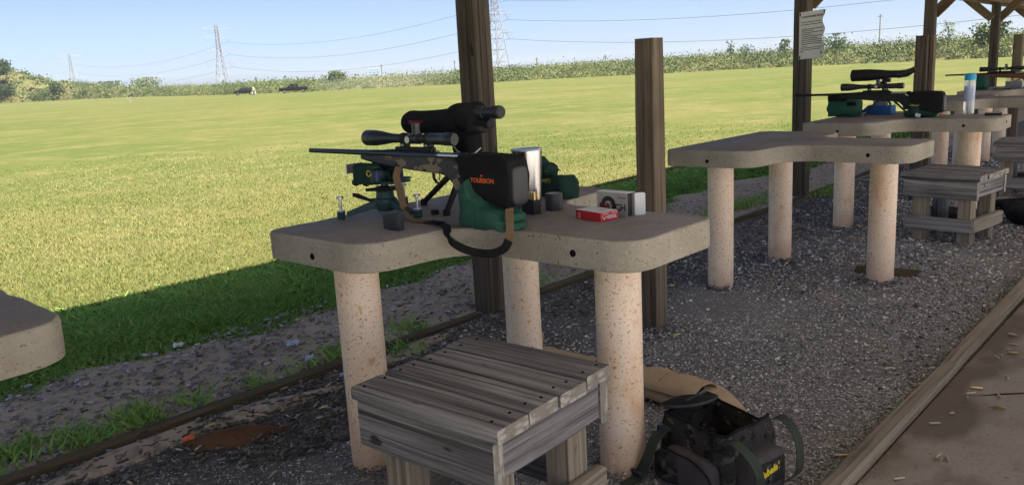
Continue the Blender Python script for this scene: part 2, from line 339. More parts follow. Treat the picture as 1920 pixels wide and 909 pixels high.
def tag(o, label, cat, group=None):
    o['label'] = label; o['category'] = cat
    if group: o['group'] = group
    return o
def struct(o): o['kind'] = 'structure'; return o
def stuff(o, label=None, cat=None):
    o['kind'] = 'stuff'
    if label: o['label'] = label
    if cat: o['category'] = cat
    return o
def thing(name, label, cat, loc=(0,0,0), rz=0.0, group=None):
    o = bpy.data.objects.new(name, None); COL.objects.link(o)
    o.empty_display_size = 0.05
    o.location = loc; o.rotation_euler = (0, 0, rz)
    return tag(o, label, cat, group)
def copy_tree(o, parent=None):
    c = o.copy(); COL.objects.link(c); c.parent = parent
    for ch in list(o.children):
        copy_tree(ch, c)
    return c
def np_mesh(name, V, F, material, tint=None, parent=None, smooth=False):
    V = np.asarray(V, np.float32); F = np.asarray(F, np.int32); k = F.shape[1]
    me = bpy.data.meshes.new(name)
    me.vertices.add(len(V)); me.vertices.foreach_set('co', V.ravel())
    me.loops.add(F.size); me.loops.foreach_set('vertex_index', F.ravel())
    me.polygons.add(len(F)); me.polygons.foreach_set('loop_start', np.arange(0, F.size, k, dtype=np.int32))
    me.update(calc_edges=True)
    if smooth: me.polygons.foreach_set('use_smooth', np.ones(len(F), bool))
    if tint is not None:
        a = me.attributes.new('tint', 'FLOAT', 'POINT'); a.data.foreach_set('value', np.asarray(tint, np.float32))
    me.materials.append(MATS[material])
    o = bpy.data.objects.new(name, me); COL.objects.link(o)
    if parent is not None: o.parent = parent
    return o
def fillet(poly, k=6):
    """poly: (x, y, r) -> rounded outline"""
    out = []; n = len(poly)
    for i in range(n):
        p0 = Vector(poly[i-1][:2]); p1 = Vector(poly[i][:2]); p2 = Vector(poly[(i+1) % n][:2]); r = poly[i][2]
        if r <= 0: out.append(tuple(p1)); continue
        a = (p0-p1).normalized(); b = (p2-p1).normalized()
        ang = math.acos(max(-1, min(1, a.dot(b))))
        d = r/math.tan(ang/2)
        t0, t1 = p1+a*d, p1+b*d
        c = p1+(a+b).normalized()*(r/math.sin(ang/2))
        a0 = math.atan2(t0.y-c.y, t0.x-c.x); a1 = math.atan2(t1.y-c.y, t1.x-c.x)
        da = (a1-a0+PI) % (2*PI)-PI
        for q in range(k+1):
            th = a0+da*q/k; out.append((c.x+r*math.cos(th), c.y+r*math.sin(th)))
    return out
def resample(poly, step):
    out = []
    for i in range(len(poly)):
        a = Vector(poly[i]); b = Vector(poly[(i+1) % len(poly)]); L = (b-a).length
        n = max(1, int(L/step))
        for q in range(n): out.append(tuple(a+(b-a)*q/n))
    return out
def text_part(name, body, size, material, parent, M, extrude=0.0004, bold=0.0, sx=1.0, shear=0.0):
    cu = bpy.data.curves.new(name, 'FONT'); cu.body = body; cu.size = size; cu.extrude = extrude; cu.offset = bold
    cu.align_x = 'CENTER'; cu.align_y = 'CENTER'; cu.shear = shear; cu.resolution_u = 3
    t = bpy.data.objects.new(name, cu); COL.objects.link(t)
    dg = bpy.context.evaluated_depsgraph_get()
    me = bpy.data.meshes.new_from_object(t.evaluated_get(dg))
    bpy.data.objects.remove(t)
    me.materials.clear(); me.materials.append(MATS[material])
    o = bpy.data.objects.new(name, me); COL.objects.link(o)
    if parent is not None: o.parent = parent
    o.matrix_local = M @ Matrix.Diagonal((sx, 1, 1, 1))
    return o
def frame(origin, x, y):
    x = Vector(x).normalized(); y = Vector(y); y = (y-x*y.dot(x)).normalized(); z = x.cross(y); o = Vector(origin)
    return Matrix(((x.x, y.x, z.x, o.x), (x.y, y.y, z.y, o.y), (x.z, y.z, z.z, o.z), (0, 0, 0, 1)))
PLANK_CACHE = {}
def plank(name, parent, c, L, w, t, M3, m='wood_stool', endm='wood_end', bev=0.004):
    """a board whose grain runs along local x; M3 gives its axes"""
    key = (name, round(L, 3), round(w, 3), round(t, 3), m)
    if key not in PLANK_CACHE:
        b = MB(); n = 5
        rings = []
        for i in range(n):
            x = -L/2+L*i/(n-1)
            q = bev if i in (0, n-1) else 0
            def wob(k): return 0.0 if i in (0, n-1) else random.uniform(-1, 1)*min(0.0012, t*0.03)
            y, z = w/2, t/2
            pts = [(-y+bev, -z), (y-bev, -z), (y, -z+bev), (y, z-bev), (y-bev, z), (-y+bev, z), (-y, z-bev), (-y, -z+bev)]
            sc = 1-2*q/max(w, t)*0.5
            rings.append([(x, a*sc+wob(0), e*sc+wob(1)) for a, e in pts])
        b.rings(rings, cap0=False, cap1=False, mi=0)
        b.add(rings[0], [tuple(reversed(range(8)))], 1); b.add(rings[-1], [tuple(range(8))], 1)
        o = b.build(name, [m, endm], parent, smooth=25)
        PLANK_CACHE[key] = o
    else:
        o = PLANK_CACHE[key].copy(); COL.objects.link(o); o.parent = parent
    M = M3.to_4x4(); M.translation = Vector(c)
    o.matrix_local = M
    return o
AX_X = Matrix(((1,0,0),(0,1,0),(0,0,1)))                 # length along x, width y, thickness z
AX_Y = Matrix(((0,-1,0),(1,0,0),(0,0,1)))                # length along y, width x, thickness z
AX_XV = Matrix(((1,0,0),(0,0,-1),(0,1,0)))               # length x, width z, thickness y
AX_YV = Matrix(((0,0,1),(1,0,0),(0,1,0)))                # length y, width z, thickness x
AX_Z = Matrix(((0,0,1),(0,1,0),(-1,0,0)))                # length z
CY, CX = math.radians(42.89), None
def in_view(x, y, margin=0.09):
    a = np.arctan2(y, x)-RAD(42.89)
    return np.abs(a) < RAD(32.4)+margin

# ------------------------------------------------------------------ ground, field, gravel, walkway
def smooth(a, b, x):
    t = np.clip((x-a)/(b-a), 0, 1); return t*t*(3-2*t)
def field_z(x, y):
    r = np.hypot(x, y)
    und = 0.05*np.sin(x*0.13+1)*np.sin(y*0.11)*smooth(12, 40, r)
    return -0.012+und+smooth(190, 370, r)*0.9
def make_field():
    rs = np.concatenate([np.linspace(0.5, 12, 24), np.geomspace(12.6, 2200, 70)])
    th = np.linspace(0, 2*PI, 181)[:-1]
    R, T = np.meshgrid(rs, th, indexing='ij')
    X = R*np.cos(T); Y = R*np.sin(T); Z = field_z(X, Y)
    V = np.stack([X, Y, Z], -1).reshape(-1, 3); n = len(th)
    F = []
    for i in range(len(rs)-1):
        a = i*n+np.arange(n); b = i*n+(np.arange(n)+1) % n
        F.append(np.stack([a, a+n, b+n, b], -1))
    return struct(np_mesh('field', V, np.concatenate(F), 'field', smooth=True))
make_field()
def sheet(name, x0, x1, y0, y1, z, m, step=None, amp=0.0, freq=2.0):
    nx = max(1, int((x1-x0)/step)) if step else 1; ny = max(1, int((y1-y0)/step)) if step else 1
    gx, gy = np.meshgrid(np.linspace(x0, x1, nx+1), np.linspace(y0, y1, ny+1), indexing='ij')
    gz = np.full_like(gx, z)
    if amp:
        gz = gz+amp*(np.sin(gx*freq*1.7+gy*2.1*freq)*0.5+np.sin(gx*4.3*freq-gy*3.1*freq+1)*0.3+np.sin(gx*9.1*freq+gy*7.7*freq)*0.2)
    V = np.stack([gx, gy, gz], -1).reshape(-1, 3)
    i, j = np.meshgrid(np.arange(nx), np.arange(ny), indexing='ij'); a = (i*(ny+1)+j).ravel()
    F = np.stack([a, a+ny+1, a+ny+2, a+1], -1)
    return struct(np_mesh(name, V, F, m, smooth=True))
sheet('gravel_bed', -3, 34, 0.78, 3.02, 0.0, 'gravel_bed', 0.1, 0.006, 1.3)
# bare dirt strip with a ragged far edge
def dirt_strip():
    n = 260; xs = np.linspace(-3, 34, n)
    far = 3.93+0.10*np.sin(xs*1.9)+0.07*np.sin(xs*4.7+1)+0.05*np.sin(xs*11.0)+0.03*xs*(xs < 9)
    rows = []
    for t in np.linspace(0, 1, 7):
        y = 3.02+(far-3.02)*t
        z = 0.004+0.008*np.sin(xs*5+t*9)*np.sin(t*7)-0.022*max(0, t-0.82)/0.18
        rows.append(np.stack([xs, y, np.broadcast_to(z, xs.shape)], -1))
    V = np.concatenate(rows); F = []
    for k in range(6):
        a = k*n+np.arange(n-1); F.append(np.stack([a, a+1, a+n+1, a+n], -1))
    return struct(np_mesh('dirt_strip', V, np.concatenate(F), 'dirt', smooth=True))
dirt_strip()
def box_struct(name, lo, hi, m, bevel=0.0):
    b = MB(); b.box([(l+h)/2 for l, h in zip(lo, hi)], [h-l for l, h in zip(lo, hi)])
    return struct(b.build(name, m, bevel=bevel))
walk = struct(bpy.data.objects.new('walkway', None)); COL.objects.link(walk)
for i, (xa, xb) in enumerate([(-3.0, 0.9), (0.906, 3.96), (3.966, 7.0), (7.006, 13.0), (13.006, 34.0)]):
    b = MB(); b.box(((xa+xb)/2, (-2.6+0.752)/2, 0.0), (xb-xa, 0.752+2.6, 0.12)); b.build('slab', 'slab', walk, bevel=0.006)
sheet('rear_bounce_ground', -40, 60, -45, -2.62, -0.004, 'bounce_ground_pale')  # unseen ground behind the camera, shaped as a pale reflector for the shade

# timber edging boards (each its own thing)
def edging(name, x0, x1, y, w, z0, z1, m, label, group, slope=0.0):
    root = thing(name, label, 'timber', ((x0+x1)/2, y, z0), slope, group)
    plank('timber_beam', root, (0, 0, (z1-z0)/2), x1-x0, w, z1-z0, AX_X, m, 'wood_end', 0.008)
    return root
edging('edging_timber', -0.6, 2.93, 3.0, 0.058, -0.03, 0.027, 'wood_moss', 'mossy sunken timber edging between dark gravel and dirt, nearest to camera', 'timbers edging the gravel')
edging('edging_timber', 3.11, 7.27, 3.03, 0.058, -0.03, 0.027, 'wood_moss', 'mossy sunken timber edging the gravel beyond the tall post with dark bag', 'timbers edging the gravel', 0.012)
edging('edging_timber', 7.42, 11.6, 3.09, 0.058, -0.03, 0.027, 'wood_moss', 'mossy timber edging the gravel beyond the post with the paper sign', 'timbers edging the gravel', 0.012)
edging('edging_timber', 0.2, 3.30, 0.787, 0.062, -0.02, 0.088, 'wood_edging', 'weathered timber beside the concrete walkway, nearer of the two boards', 'timbers beside the walkway')
edging('edging_timber', 3.306, 9.6, 0.810, 0.062, -0.02, 0.088, 'wood_edging', 'weathered timber beside the concrete walkway, farther of the two boards', 'timbers beside the walkway', 0.006)

# ------------------------------------------------------------------ open shelter: posts, beam, braces, roof
shelter = thing('range_shelter', 'open timber shelter roof on square posts above the shooting benches', 'shelter', (3.03, 3.03, 0))
SO = Vector((3.03, 3.03, 0))
def sp(x, y, z): return Vector((x, y, z))-SO
POSTS = [(3.045, 3.015, 0.04), (7.365, 3.115, 0.0), (11.72, 3.27, 0.02), (16.1, 3.46, 0.0), (20.4, 3.6, 0.0), (-1.3, 2.95, 0.0)]
def post_mesh(parent, x, y, h, rz, name='post', w=0.128, m='wood_post', z0=-0.03):
    c = sp(x, y, (h+z0)/2)
    M3 = Matrix.Rotation(rz, 3, 'Z') @ AX_Z
    return plank(name, parent, c, h-z0, w, w, M3, m, 'wood_end', 0.006)
for x, y, rz in POSTS: post_mesh(shelter, x, y, 2.06, rz)
for x in (-1.3, 3.0, 7.3, 11.6, 15.9, 20.2): post_mesh(shelter, x, -1.3, 2.3, 0)
ex = Vector((24.7, 0.90, 0)).normalized()
def beam_dir():
    y_ = Vector((0, 0, 1)); z_ = ex.cross(y_)
    return Matrix(((ex.x, y_.x, z_.x), (ex.y, y_.y, z_.y), (ex.z, y_.z, z_.z)))
BD = beam_dir()
for k, off in enumerate((-0.095, 0.095)):
    for a, b_ in ((-3.4, 9.5), (9.51, 24.7)):
        mid = (a+b_)/2
        yy = 3.03+(mid-3.03)*0.0335+off
        plank('beam', shelter, sp(mid, yy, 2.12), b_-a, 0.24, 0.045, BD, 'wood_roof', 'wood_end', 0.004)
def brace(p0, p1):
    d = (p1-p0); L = d.length; d.normalize(); h_ = Vector((0, 0, 1)).cross(d).normalized(); w_ = h_.cross(d).normalized(); t_ = d.cross(w_)
    M3 = Matrix(((d.x, w_.x, t_.x), (d.y, w_.y, t_.y), (d.z, w_.z, t_.z)))
    plank('knee_brace', shelter, (p0+p1)/2, L, 0.13, 0.042, M3, 'wood_roof', 'wood_end', 0.004)
for k, (x, y, rz) in enumerate(POSTS):
    brace(sp(x+.092, y-.02, 1.74), sp(x+.092, y-.50, 2.22))
    if k >= 3: brace(sp(x-.092, y+.04, 1.76), sp(x-.092, y+.52, 2.20))
for x in np.arange(-3.3, 26, 0.61):
    a = Vector((x, -1.65, 2.62)); e = Vector((x, 3.72+(x-3)*0.0335, 2.30))
    d = (e-a); L = d.length; d.normalize(); t_ = Vector((1, 0, 0)); w_ = t_.cross(d)
    M3 = Matrix(((d.x, w_.x, t_.x), (d.y, w_.y, t_.y), (d.z, w_.z, t_.z)))
    plank('rafter', shelter, (a+e)/2-SO, 5.3, 0.14, 0.04, M3, 'wood_roof', 'wood_end', 0.003)
b = MB()
b.add([sp(-3.6, -1.7, 2.70), sp(26.2, -1.7, 2.70), sp(26.2, 3.76+23.2*0.0335, 2.375), sp(-3.6, 3.76-6.6*0.0335, 2.375),
       sp(-3.6, -1.7, 2.74), sp(26.2, -1.7, 2.74), sp(26.2, 3.76+23.2*0.0335, 2.415), sp(-3.6, 3.76-6.6*0.0335, 2.415)],
      [(0, 1, 2, 3), (4, 5, 6, 7), (0, 1, 5, 4), (1, 2, 6, 5), (2, 3, 7, 6), (3, 0, 4, 7)])
b.build('roof_deck', 'roof_bounce_pale', shelter)  # unseen rear eave pulled in so sun reaches the slab and bounces back

# short divider posts
def short_post(x, y, h, rz, label, board=False):
    root = thing('divider_post', label, 'post', (x, y, 0), rz, 'short posts between the benches')
    plank('post_body', root, (0, 0, (h-0.03)/2), h+0.03, 0.103, 0.103, AX_Z, 'wood_post_tan' if not board else 'wood_post', 'wood_end', 0.006)
    if board: plank('side_board', root, (0.02, -0.071, (h+0.01)/2+0.0), h-0.02, 0.035, 0.07, AX_Z, 'wood_post_tan', 'wood_end', 0.004)
    return root
short_post(3.27, 2.11, 1.39, 0.02, 'short square post with a bare top just behind the nearest full bench')
short_post(7.58, 2.16, 1.40, -0.02, 'short dark square post with a pale board nailed to its side', True)
short_post(11.95, 2.30, 1.42, 0.0, 'short square post at the right edge of the picture')

# ------------------------------------------------------------------ concrete shooting benches
OUT = fillet([(1.37, 2.385, .05), (2.61, 2.39, .07), (2.61, 1.86, .10), (2.215, 1.83, .14), (2.215, 1.20, .05), (1.765, 1.20, .10), (1.765, 1.83, .16), (1.37, 1.86, .12)], 7)
OUT = resample(list(reversed(OUT)), 0.035)
BO = Vector((1.95, 1.85, 0))
def bench_top(seed):
    o = [Vector(q)-Vector((BO.x, BO.y)) for q in OUT]; n = len(o)
    nor = []
    for i in range(n):
        t = (o[(i+1) % n]-o[i-1]).normalized(); nor.append(Vector((-t.y, t.x)))   # inward for this winding
    ctr = sum((nor[i].dot(-o[i]) for i in range(n)))
    sgn = 1 if ctr > 0 else -1
    rings = []
    for z, ins, amp in ((.710, .006, .0025), (.7125, .001, .0015), (.73, .0, .0012), (.76, .0, .0012), (.788, .0, .0015), (.795, .0012, .0028), (.7985, .0032, .0035), (.800, .0065, .0035)):
        ring = []
        for i in range(n):
            nz = mnoise.noise(Vector((o[i].x*26+seed, o[i].y*26, z*40)))
            c2 = max(0, mnoise.noise(Vector((o[i].x*9+seed*3, o[i].y*9, 4.0)))-0.18)*0.020 if z > .79 else 0
            q = o[i]+nor[i]*sgn*(ins+amp*nz+c2)
            ring.append((q.x, q.y, z-(c2*0.5 if z < .8 else 0)))
        rings.append(ring)
    b = MB(); b.rings(rings, True, False, mi=0); b.add(rings[-1], [tuple(range(n))], 1)
    return b
def make_bench(shift, label, seed, rear_hole=False, legs=((1.52, 2.105), (1.98, 1.405), (2.325, 2.12))):
    root = thing('shooting_bench', label, 'bench', (BO.x+shift[0], BO.y+shift[1], 0), 0, 'concrete shooting benches in a row')
    bench_top(seed).build('tabletop', ['concrete_side', 'concrete_top'], root, smooth=50)
    for k, (lx, ly) in enumerate(legs):
        b = MB(); b.lathe((lx-BO.x, ly-BO.y, -0.04), (0, 0, 1), [(0, .0735), (.02, .0735), (.06, .0715), (.752, .0715)], 28)
        b.build('leg', 'pipe', root)
    holes = [((1.369, 2.115, .744), (-1, 0, 0)), ((1.764, 1.405, .753), (-1, 0, 0))]
    if rear_hole: holes.append(((2.02, 1.199, .76), (0, -1, 0)))
    for c, d in holes:
        b = MB(); c = Vector(c)-BO; b.lathe(c, d, [(-.01, .0095), (.0012, .0105), (.0014, .004)], 12); b.build('bolt_hole_disc', 'flat_black', root)  # black disc on the face; its colour stands for the shade inside a hole
    return root
make_bench((0, 0), 'concrete bench in front with the camo rifle and ammunition boxes on it', 1.3)
make_bench((2.577, .074), 'empty T-shaped concrete bench with nothing on its top', 5.1, legs=((1.53, 2.12), (2.07, 1.42), (2.31, 2.12)))
make_bench((4.46, .087), 'concrete bench carrying the black rifle, blue box and water bottle', 9.7, True, legs=((1.61, 2.145), (2.03, 1.42), (2.33, 2.13)))
make_bench((7.04, .14), 'far concrete bench partly hidden behind the water bottle', 12.9)
make_bench((9.0, .20), 'farthest concrete bench carrying the brown-stocked rifle', 15.2)
make_bench((-2.03, -.03), 'concrete bench cut off by the left edge of the picture', 21.4)

# ------------------------------------------------------------------ wooden stools
def make_stool(loc, rz, label, seed, H=0.48):
    root = thing('stool', label, 'stool', loc, rz, 'weathered plank stools')
    random.seed(seed)
    xs = [-0.1885, -0.0645, 0.0585, 0.190]
    for k, x in enumerate(xs):
        dy = random.uniform(-.006, .006)+(0.004 if k == 3 else 0); dz = random.uniform(-.0015, .0015)
        o = plank('seat_plank', root, (x, dy, H-.019+dz), .505, .119, .037, AX_Y, 'wood_stool', 'wood_end', .005)
        o.rotation_euler.rotate_axis('Z', random.uniform(-.006, .006)); o.scale = (1, 1, 1)
        for sy in (-1, 1):
            for sx in (-.03, .03):
                b = MB(); b.lathe((x+sx+random.uniform(-.008, .008), dy+sy*.215+random.uniform(-.01, .01), H+dz-.004), (0, 0, 1), [(0, .004), (.0046, .0045)], 7)
                b.build('screw_head', 'flat_black', root)
    ap = H-.0395
    plank('apron', root, (-.223, 0, ap-.063), .47, .125, .036, AX_YV, 'wood_stool')
    plank('apron', root, (.223, 0, ap-.063), .47, .125, .036, AX_YV, 'wood_stool')
    plank('apron', root, (.0, -.213, ap-.055), .405, .105, .036, AX_XV, 'wood_stool')
    plank('apron', root, (.0, .213, ap-.055), .405, .105, .036, AX_XV, 'wood_stool')
    for sx in (-1, 1):
        for sy in (-1, 1):
            M3 = Matrix.Rotation(sx*0.035, 3, 'Y') @ AX_Z
            M3 = Matrix.Rotation(PI/2*(sx > 0), 3, 'Z') @ AX_Z
            plank('leg', root, (sx*.158, sy*.148, (ap)/2), ap, .085, .085, M3, 'wood_pale' if sx < 0 or sy < 0 else 'wood_stool')
    for sx in (-1, 1): plank('stretcher', root, (sx*.2215, 0, .13), .42, .088, .036, AX_YV, 'wood_stool')
    for sy in (-1, 1): plank('stretcher', root, (0.02*sy*0, sy*.2105, .135), .475, .088, .036, AX_XV, 'wood_pale')
    return root
make_stool((1.432, 1.462, 0), RAD(3.2), 'weathered grey plank stool in front of the nearest bench', 3)
make_stool((6.06, 1.485, 0), RAD(-8), 'weathered plank stool beside the empty bench', 5, .47)
make_stool((8.15, 1.42, 0), RAD(4), 'wooden stool cut off by the right edge of the picture', 8, .48)

# ------------------------------------------------------------------ rifles
def make_rifle(off, label, stock_m, pouch=True, text=None, steel='gun_steel', brake=False):
    off = Vector(off)
    B = Vector((1.8, 2.1, 0.8))
    root = thing('rifle', label, 'rifle', B+off)
    L = lambda x, y, z: Vector((x, y, z))-B
    def sh(poly): return [(y-B.y, z-B.z) for y, z in poly]
    top = [(2.374, 1.006), (2.20, 1.008), (2.00, 1.008), (1.90, 1.004), (1.868, .990), (1.84, .992), (1.815, 1.003), (1.70, 1.003), (1.63, 1.0)]
    bot = [(1.625, .872), (1.70, .884), (1.79, .905), (1.842, .905), (1.868, .893), (1.889, .897), (1.899, .925), (1.925, .948), (1.96, .955), (2.0, .957), (2.105, .962), (2.22, .973), (2.33, .984), (2.372, .992)]
    poly = sh(top+bot)
    b = MB(); b.prism(poly, -.0235, .0235); b.build('stock', stock_m, root, bevel=.009, seg=3, smooth=60)
    b = MB(); b.lathe(L(1.8, 2.16, 1.0135), (0, 1, 0), [(0, .0165), (.06, .0155), (.12, .0115), (.30, .0096), (.555, .0086), (.556, .006)], 16)
    if brake: b.lathe(L(1.8, 2.60, 1.0135), (0, 1, 0), [(0, .011), (.12, .011)], 12)
    b.build('barrel', steel, root)
    b = MB(); b.lathe(L(1.8, 1.985, 1.0125), (0, 1, 0), [(0, .0172), (.18, .0172)], 18); b.box(L(1.8, 2.07, 1.0), (.034, .17, .018)); b.build('receiver', steel, root)
    b = MB(); b.lathe(L(1.8, 1.872, 1.0135), (0, 1, 0), [(0, .0105), (.12, .0105)], 14); b.build('bolt', 'bright_steel', root)
    b = MB(); b.lathe(L(1.8, 1.845, 1.012), (0, 1, 0), [(0, .010), (.008, .0145), (.03, .0145)], 14)
    b.tube([L(1.807, 1.885, 1.012), L(1.835, 1.878, 1.002), L(1.862, 1.87, .978)], [.005, .0045, .005], 8); b.lathe(L(1.862, 1.87, .978), (.5, 0, -1), [(0, .005), (.008, .0095), (.02, .008), (.024, .003)], 10)
    b.build('bolt_handle', steel, root)
    b = MB(); b.ribbon([L(1.8, 2.012, .957), L(1.8, 2.010, .935), L(1.8, 1.998, .922), L(1.8, 1.975, .922), L(1.8, 1.950, .936), L(1.8, 1.937, .952)], Vector((1, 0, 0)), .011, .0035); b.build('trigger_guard', 'black_matte', root, smooth=0)
    b = MB(); b.tube([L(1.8, 1.985, .957), L(1.8, 1.981, .944), L(1.8, 1.987, .931)], [.003, .003, .002], 6); b.build('trigger', 'bright_steel', root)
    # scope
    sc = thing('scope', '', '', (0, 0, 0)); del sc['label']; del sc['category']; sc.parent = root
    z = 1.0665
    b = MB(); b.lathe(L(1.8, 2.352, z), (0, -1, 0), [(0, .0265), (.004, .028), (.05, .0278), (.09, .0235), (.14, .0165), (.185, .0152), (.245, .0152), (.25, .0185), (.285, .0185), (.29, .0155), (.325, .0155), (.33, .0185), (.36, .0195), (.405, .0195), (.41, .0215), (.448, .0215), (.452, .019)], 24)
    b.build('scope_tube', 'scope_black', sc)
    b = MB(); b.lathe(L(1.8, 1.8995, z), (0, -1, 0), [(0, .0175), (.001, .0175)], 20); b.build('eyepiece_lens', 'lens', sc)
    b = MB(); b.lathe(L(1.8, 2.083, z), (0, 0, 1), [(0, .0155), (.024, .0155), (.025, .0135), (.036, .0135), (.037, .0145), (.05, .0145), (.051, .012)], 20); b.build('elevation_turret', 'scope_black', sc)
    b = MB(); b.lathe(L(1.8, 2.083, z), (-1, 0, 0), [(0, .0155), (.026, .0155), (.028, .0145), (.042, .0145), (.043, .012)], 20); b.build('side_turret', 'scope_black', sc)
    b = MB(); b.lathe(L(1.8, 2.083, z), (-1, 0, 0), [(.0432, .0115), (.0440, .0115)], 18); b.build('turret_cap', 'zinc', sc)
    b = MB(); b.box(L(1.8, 2.095, 1.0325), (.02, .19, .012)); b.build('mount_rail', 'black_matte', sc, bevel=.002)
    for y in (2.145, 2.025):
        b = MB(); b.lathe(L(1.8, y-.011, z), (0, 1, 0), [(0, .0195), (.022, .0195)], 18); b.box(L(1.8, y, 1.0445), (.03, .022, .016)); b.build('scope_ring', 'black_matte', sc, bevel=.0015)
        b = MB()
        for k in (-.006, .006): b.lathe(L(1.785, y+k, 1.046), (-1, 0, 0), [(-.002, .0035), (.003, .0035)], 8)
        b.build('ring_screw', 'zinc', sc)
    if pouch:
        pp = [(1.848, 1.020), (1.79, 1.026), (1.655, 1.022), (1.628, 1.010), (1.618, .960), (1.628, .880), (1.642, .866), (1.68, .874), (1.755, .893), (1.80, .92), (1.84, .962)]
        b = MB(); b.prism(sh(pp), -.052, .042); pc = b.build('stock_pouch', 'black_cloth', root, bevel=.014, seg=3, smooth=60)
        b = MB(); b.superell(L(1.79, 1.622, .935), (.070, .022, .115), .4); b.build('pouch_pocket', 'dark_plastic', pc, smooth=60)
        if text:
            M = frame(L(1.7475, 1.735, .947), (0, -1, 0), (0, 0, 1))
            text_part('pouch_lettering', text, .0205, 'orange_print', pc, M, .0006, .0002, 1.0)
            b = MB(); c = L(1.7474, 1.737, .963)
            b.tube([c+Vector((0, .003, -.003)), c+Vector((0, 0, .003)), c+Vector((0, -.003, -.002)), c+Vector((0, -.006, 0))], .0012, 5); b.build('pouch_emblem', 'orange_print', pc)
    return root
make_rifle((0, 0, 0), 'camouflage-stocked rifle with scope resting on the nearest bench', 'camo_stock', True, 'TOURBON')
make_rifle((4.6, .043, -.037), 'all-black rifle with scope on the bench with the blue box', 'black_matte', True, None, 'black_matte', True)
make_rifle((9.0, .10, -.035), 'brown-stocked rifle with scope on the farthest bench', 'brown_stock', False, None, 'black_matte')

# sling of the first rifle
sl = thing('rifle_sling', 'tan and black carry strap hanging off the camouflage rifle over the bench edge', 'strap', (1.72, 1.95, .8))
SB = Vector((1.72, 1.95, .8))
def S(pts): return [Vector(q)-SB for q in pts]
front = [(1.772, 2.155, .972), (1.755, 2.15, .945), (1.745, 2.13, .91), (1.735, 2.105, .86), (1.728, 2.075, .82), (1.722, 2.045, .806), (1.722, 2.01, .8045), (1.726, 1.98, .8045)]
def crv(pts, n=5):
    pts = [Vector(q) for q in pts]; out = []
    for i in range(len(pts)-1):
        p0, p1, p2, p3 = pts[max(i-1, 0)], pts[i], pts[i+1], pts[min(i+2, len(pts)-1)]
        for k in range(n):
            t = k/n
            out.append(0.5*((2*p1)+(-p0+p2)*t+(2*p0-5*p1+4*p2-p3)*t*t+(-p0+3*p1-3*p2+p3)*t*t*t))
    out.append(pts[-1]); return out
b = MB(); c = crv(S(front), 5); w = [Vector((-.3, 1, .1))]*18+[Vector((.9, .5, 0))]*(len(c)-18); b.ribbon(c, w, .026, .0028); b.build('webbing', 'strap_tan', sl, smooth=60)
mid = [(1.726, 1.98, .8045), (1.72, 1.93, .806), (1.705, 1.87, .806), (1.672, 1.825, .806), (1.650, 1.800, .800), (1.640, 1.775, .775), (1.655, 1.735, .752), (1.672, 1.69, .742), (1.685, 1.645, .743), (1.695, 1.607, .760), (1.70, 1.592, .785)]
c = crv(S(mid), 5); n1 = len(c)
w = [Vector((.9, .45, 0)).lerp(Vector((-.2, .35, 1)), min(1, max(0, (i-16)/10))) for i in range(n1)]
b = MB(); b.ribbon(c, w, .026, .0030); b.build('webbing', 'black_cloth', sl, smooth=60)
back = [(1.70, 1.592, .785), (1.705, 1.590, .81), (1.715, 1.598, .84), (1.735, 1.615, .872)]
c = crv(S(back), 5); b = MB(); b.ribbon(c, Vector((-.15, 1, .1)), .025, .0028); b.build('webbing', 'strap_tan', sl, smooth=60)
b = MB()
for y in (1.955, 1.925, 1.90): b.box(Vector((1.718, y, .8085))-SB, (.032, .005, .004))
b.box(Vector((1.703, 1.928, .8085))-SB, (.004, .06, .004)); b.box(Vector((1.733, 1.928, .8085))-SB, (.004, .06, .004)); b.build('slide_buckle', 'black_matte', sl, bevel=.001)

# ------------------------------------------------------------------ front rest (cast tripod)
rest = thing('rifle_rest', 'green cast-iron tripod rest holding up the front of the camouflage rifle', 'rifle rest', (1.79, 2.265, .8))
RB = Vector((1.79, 2.265, .8))
def rl(x, y, z): return Vector((x, y, z))-RB
b = MB(); b.lathe((0, 0, .012), (0, 0, 1), [(0, .030), (.03, .042), (.042, .040), (.046, .033), (.075, .030), (.078, .026)], 20); b.build('hub', 'cast_green', rest)
for fx, fy in ((1.632, 2.315), (1.785, 2.088), (1.955, 2.36)):
    f = rl(fx, fy, .8); d = Vector((f.x, f.y, 0)).normalized(); sd = Vector((-d.y, d.x, 0))
    b = MB(); rg = []
    for t, h0, h1, ww in ((0.012, .018, .056, .030), (.05, .022, .050, .026), (.10, .016, .036, .020), (.145, .006, .024, .019)):
        q = d*t; rg.append([q+sd*ww/2+Vector((0, 0, h0)), q-sd*ww/2+Vector((0, 0, h0)), q-sd*ww/2*.7+Vector((0, 0, h1)), q+sd*ww/2*.7+Vector((0, 0, h1))])
    b.rings(rg); b.build('arm', 'cast_green', rest, bevel=.003, seg=2)
    b = MB(); b.lathe((f.x, f.y, .001), (0, 0, 1), [(0, .0125), (.004, .0145), (.026, .0140), (.028, .012)], 14); ft = b.build('foot', 'cast_green', rest)
    b = MB(); b.lathe((f.x, f.y, .0285), (0, 0, 1), [(0, .014), (.003, .014), (.0031, .0048), (.044, .0048), (.0441, .0125), (.051, .0125), (.052, .011)], 14); b.build('levelling_screw', 'zinc', ft)
b = MB(); b.lathe((0, 0, .085), (0, 0, 1), [(k*.0024, .0125 if k % 2 else .0105) for k in range(16)], 14); b.build('threaded_post', 'zinc', rest)
b = MB(); st = []
for k in range(36):
    a = 2*PI*k/36; r = .040+.030*max(0, math.cos(a*5))
    st.append((r*math.cos(a), r*math.sin(a)))
b.prism(st, .084, .094, 'z'); b.lathe((0, 0, .08), (0, 0, 1), [(0, .02), (.02, .018)], 14); b.build('star_wheel', 'black_matte', rest, bevel=.002, smooth=40)
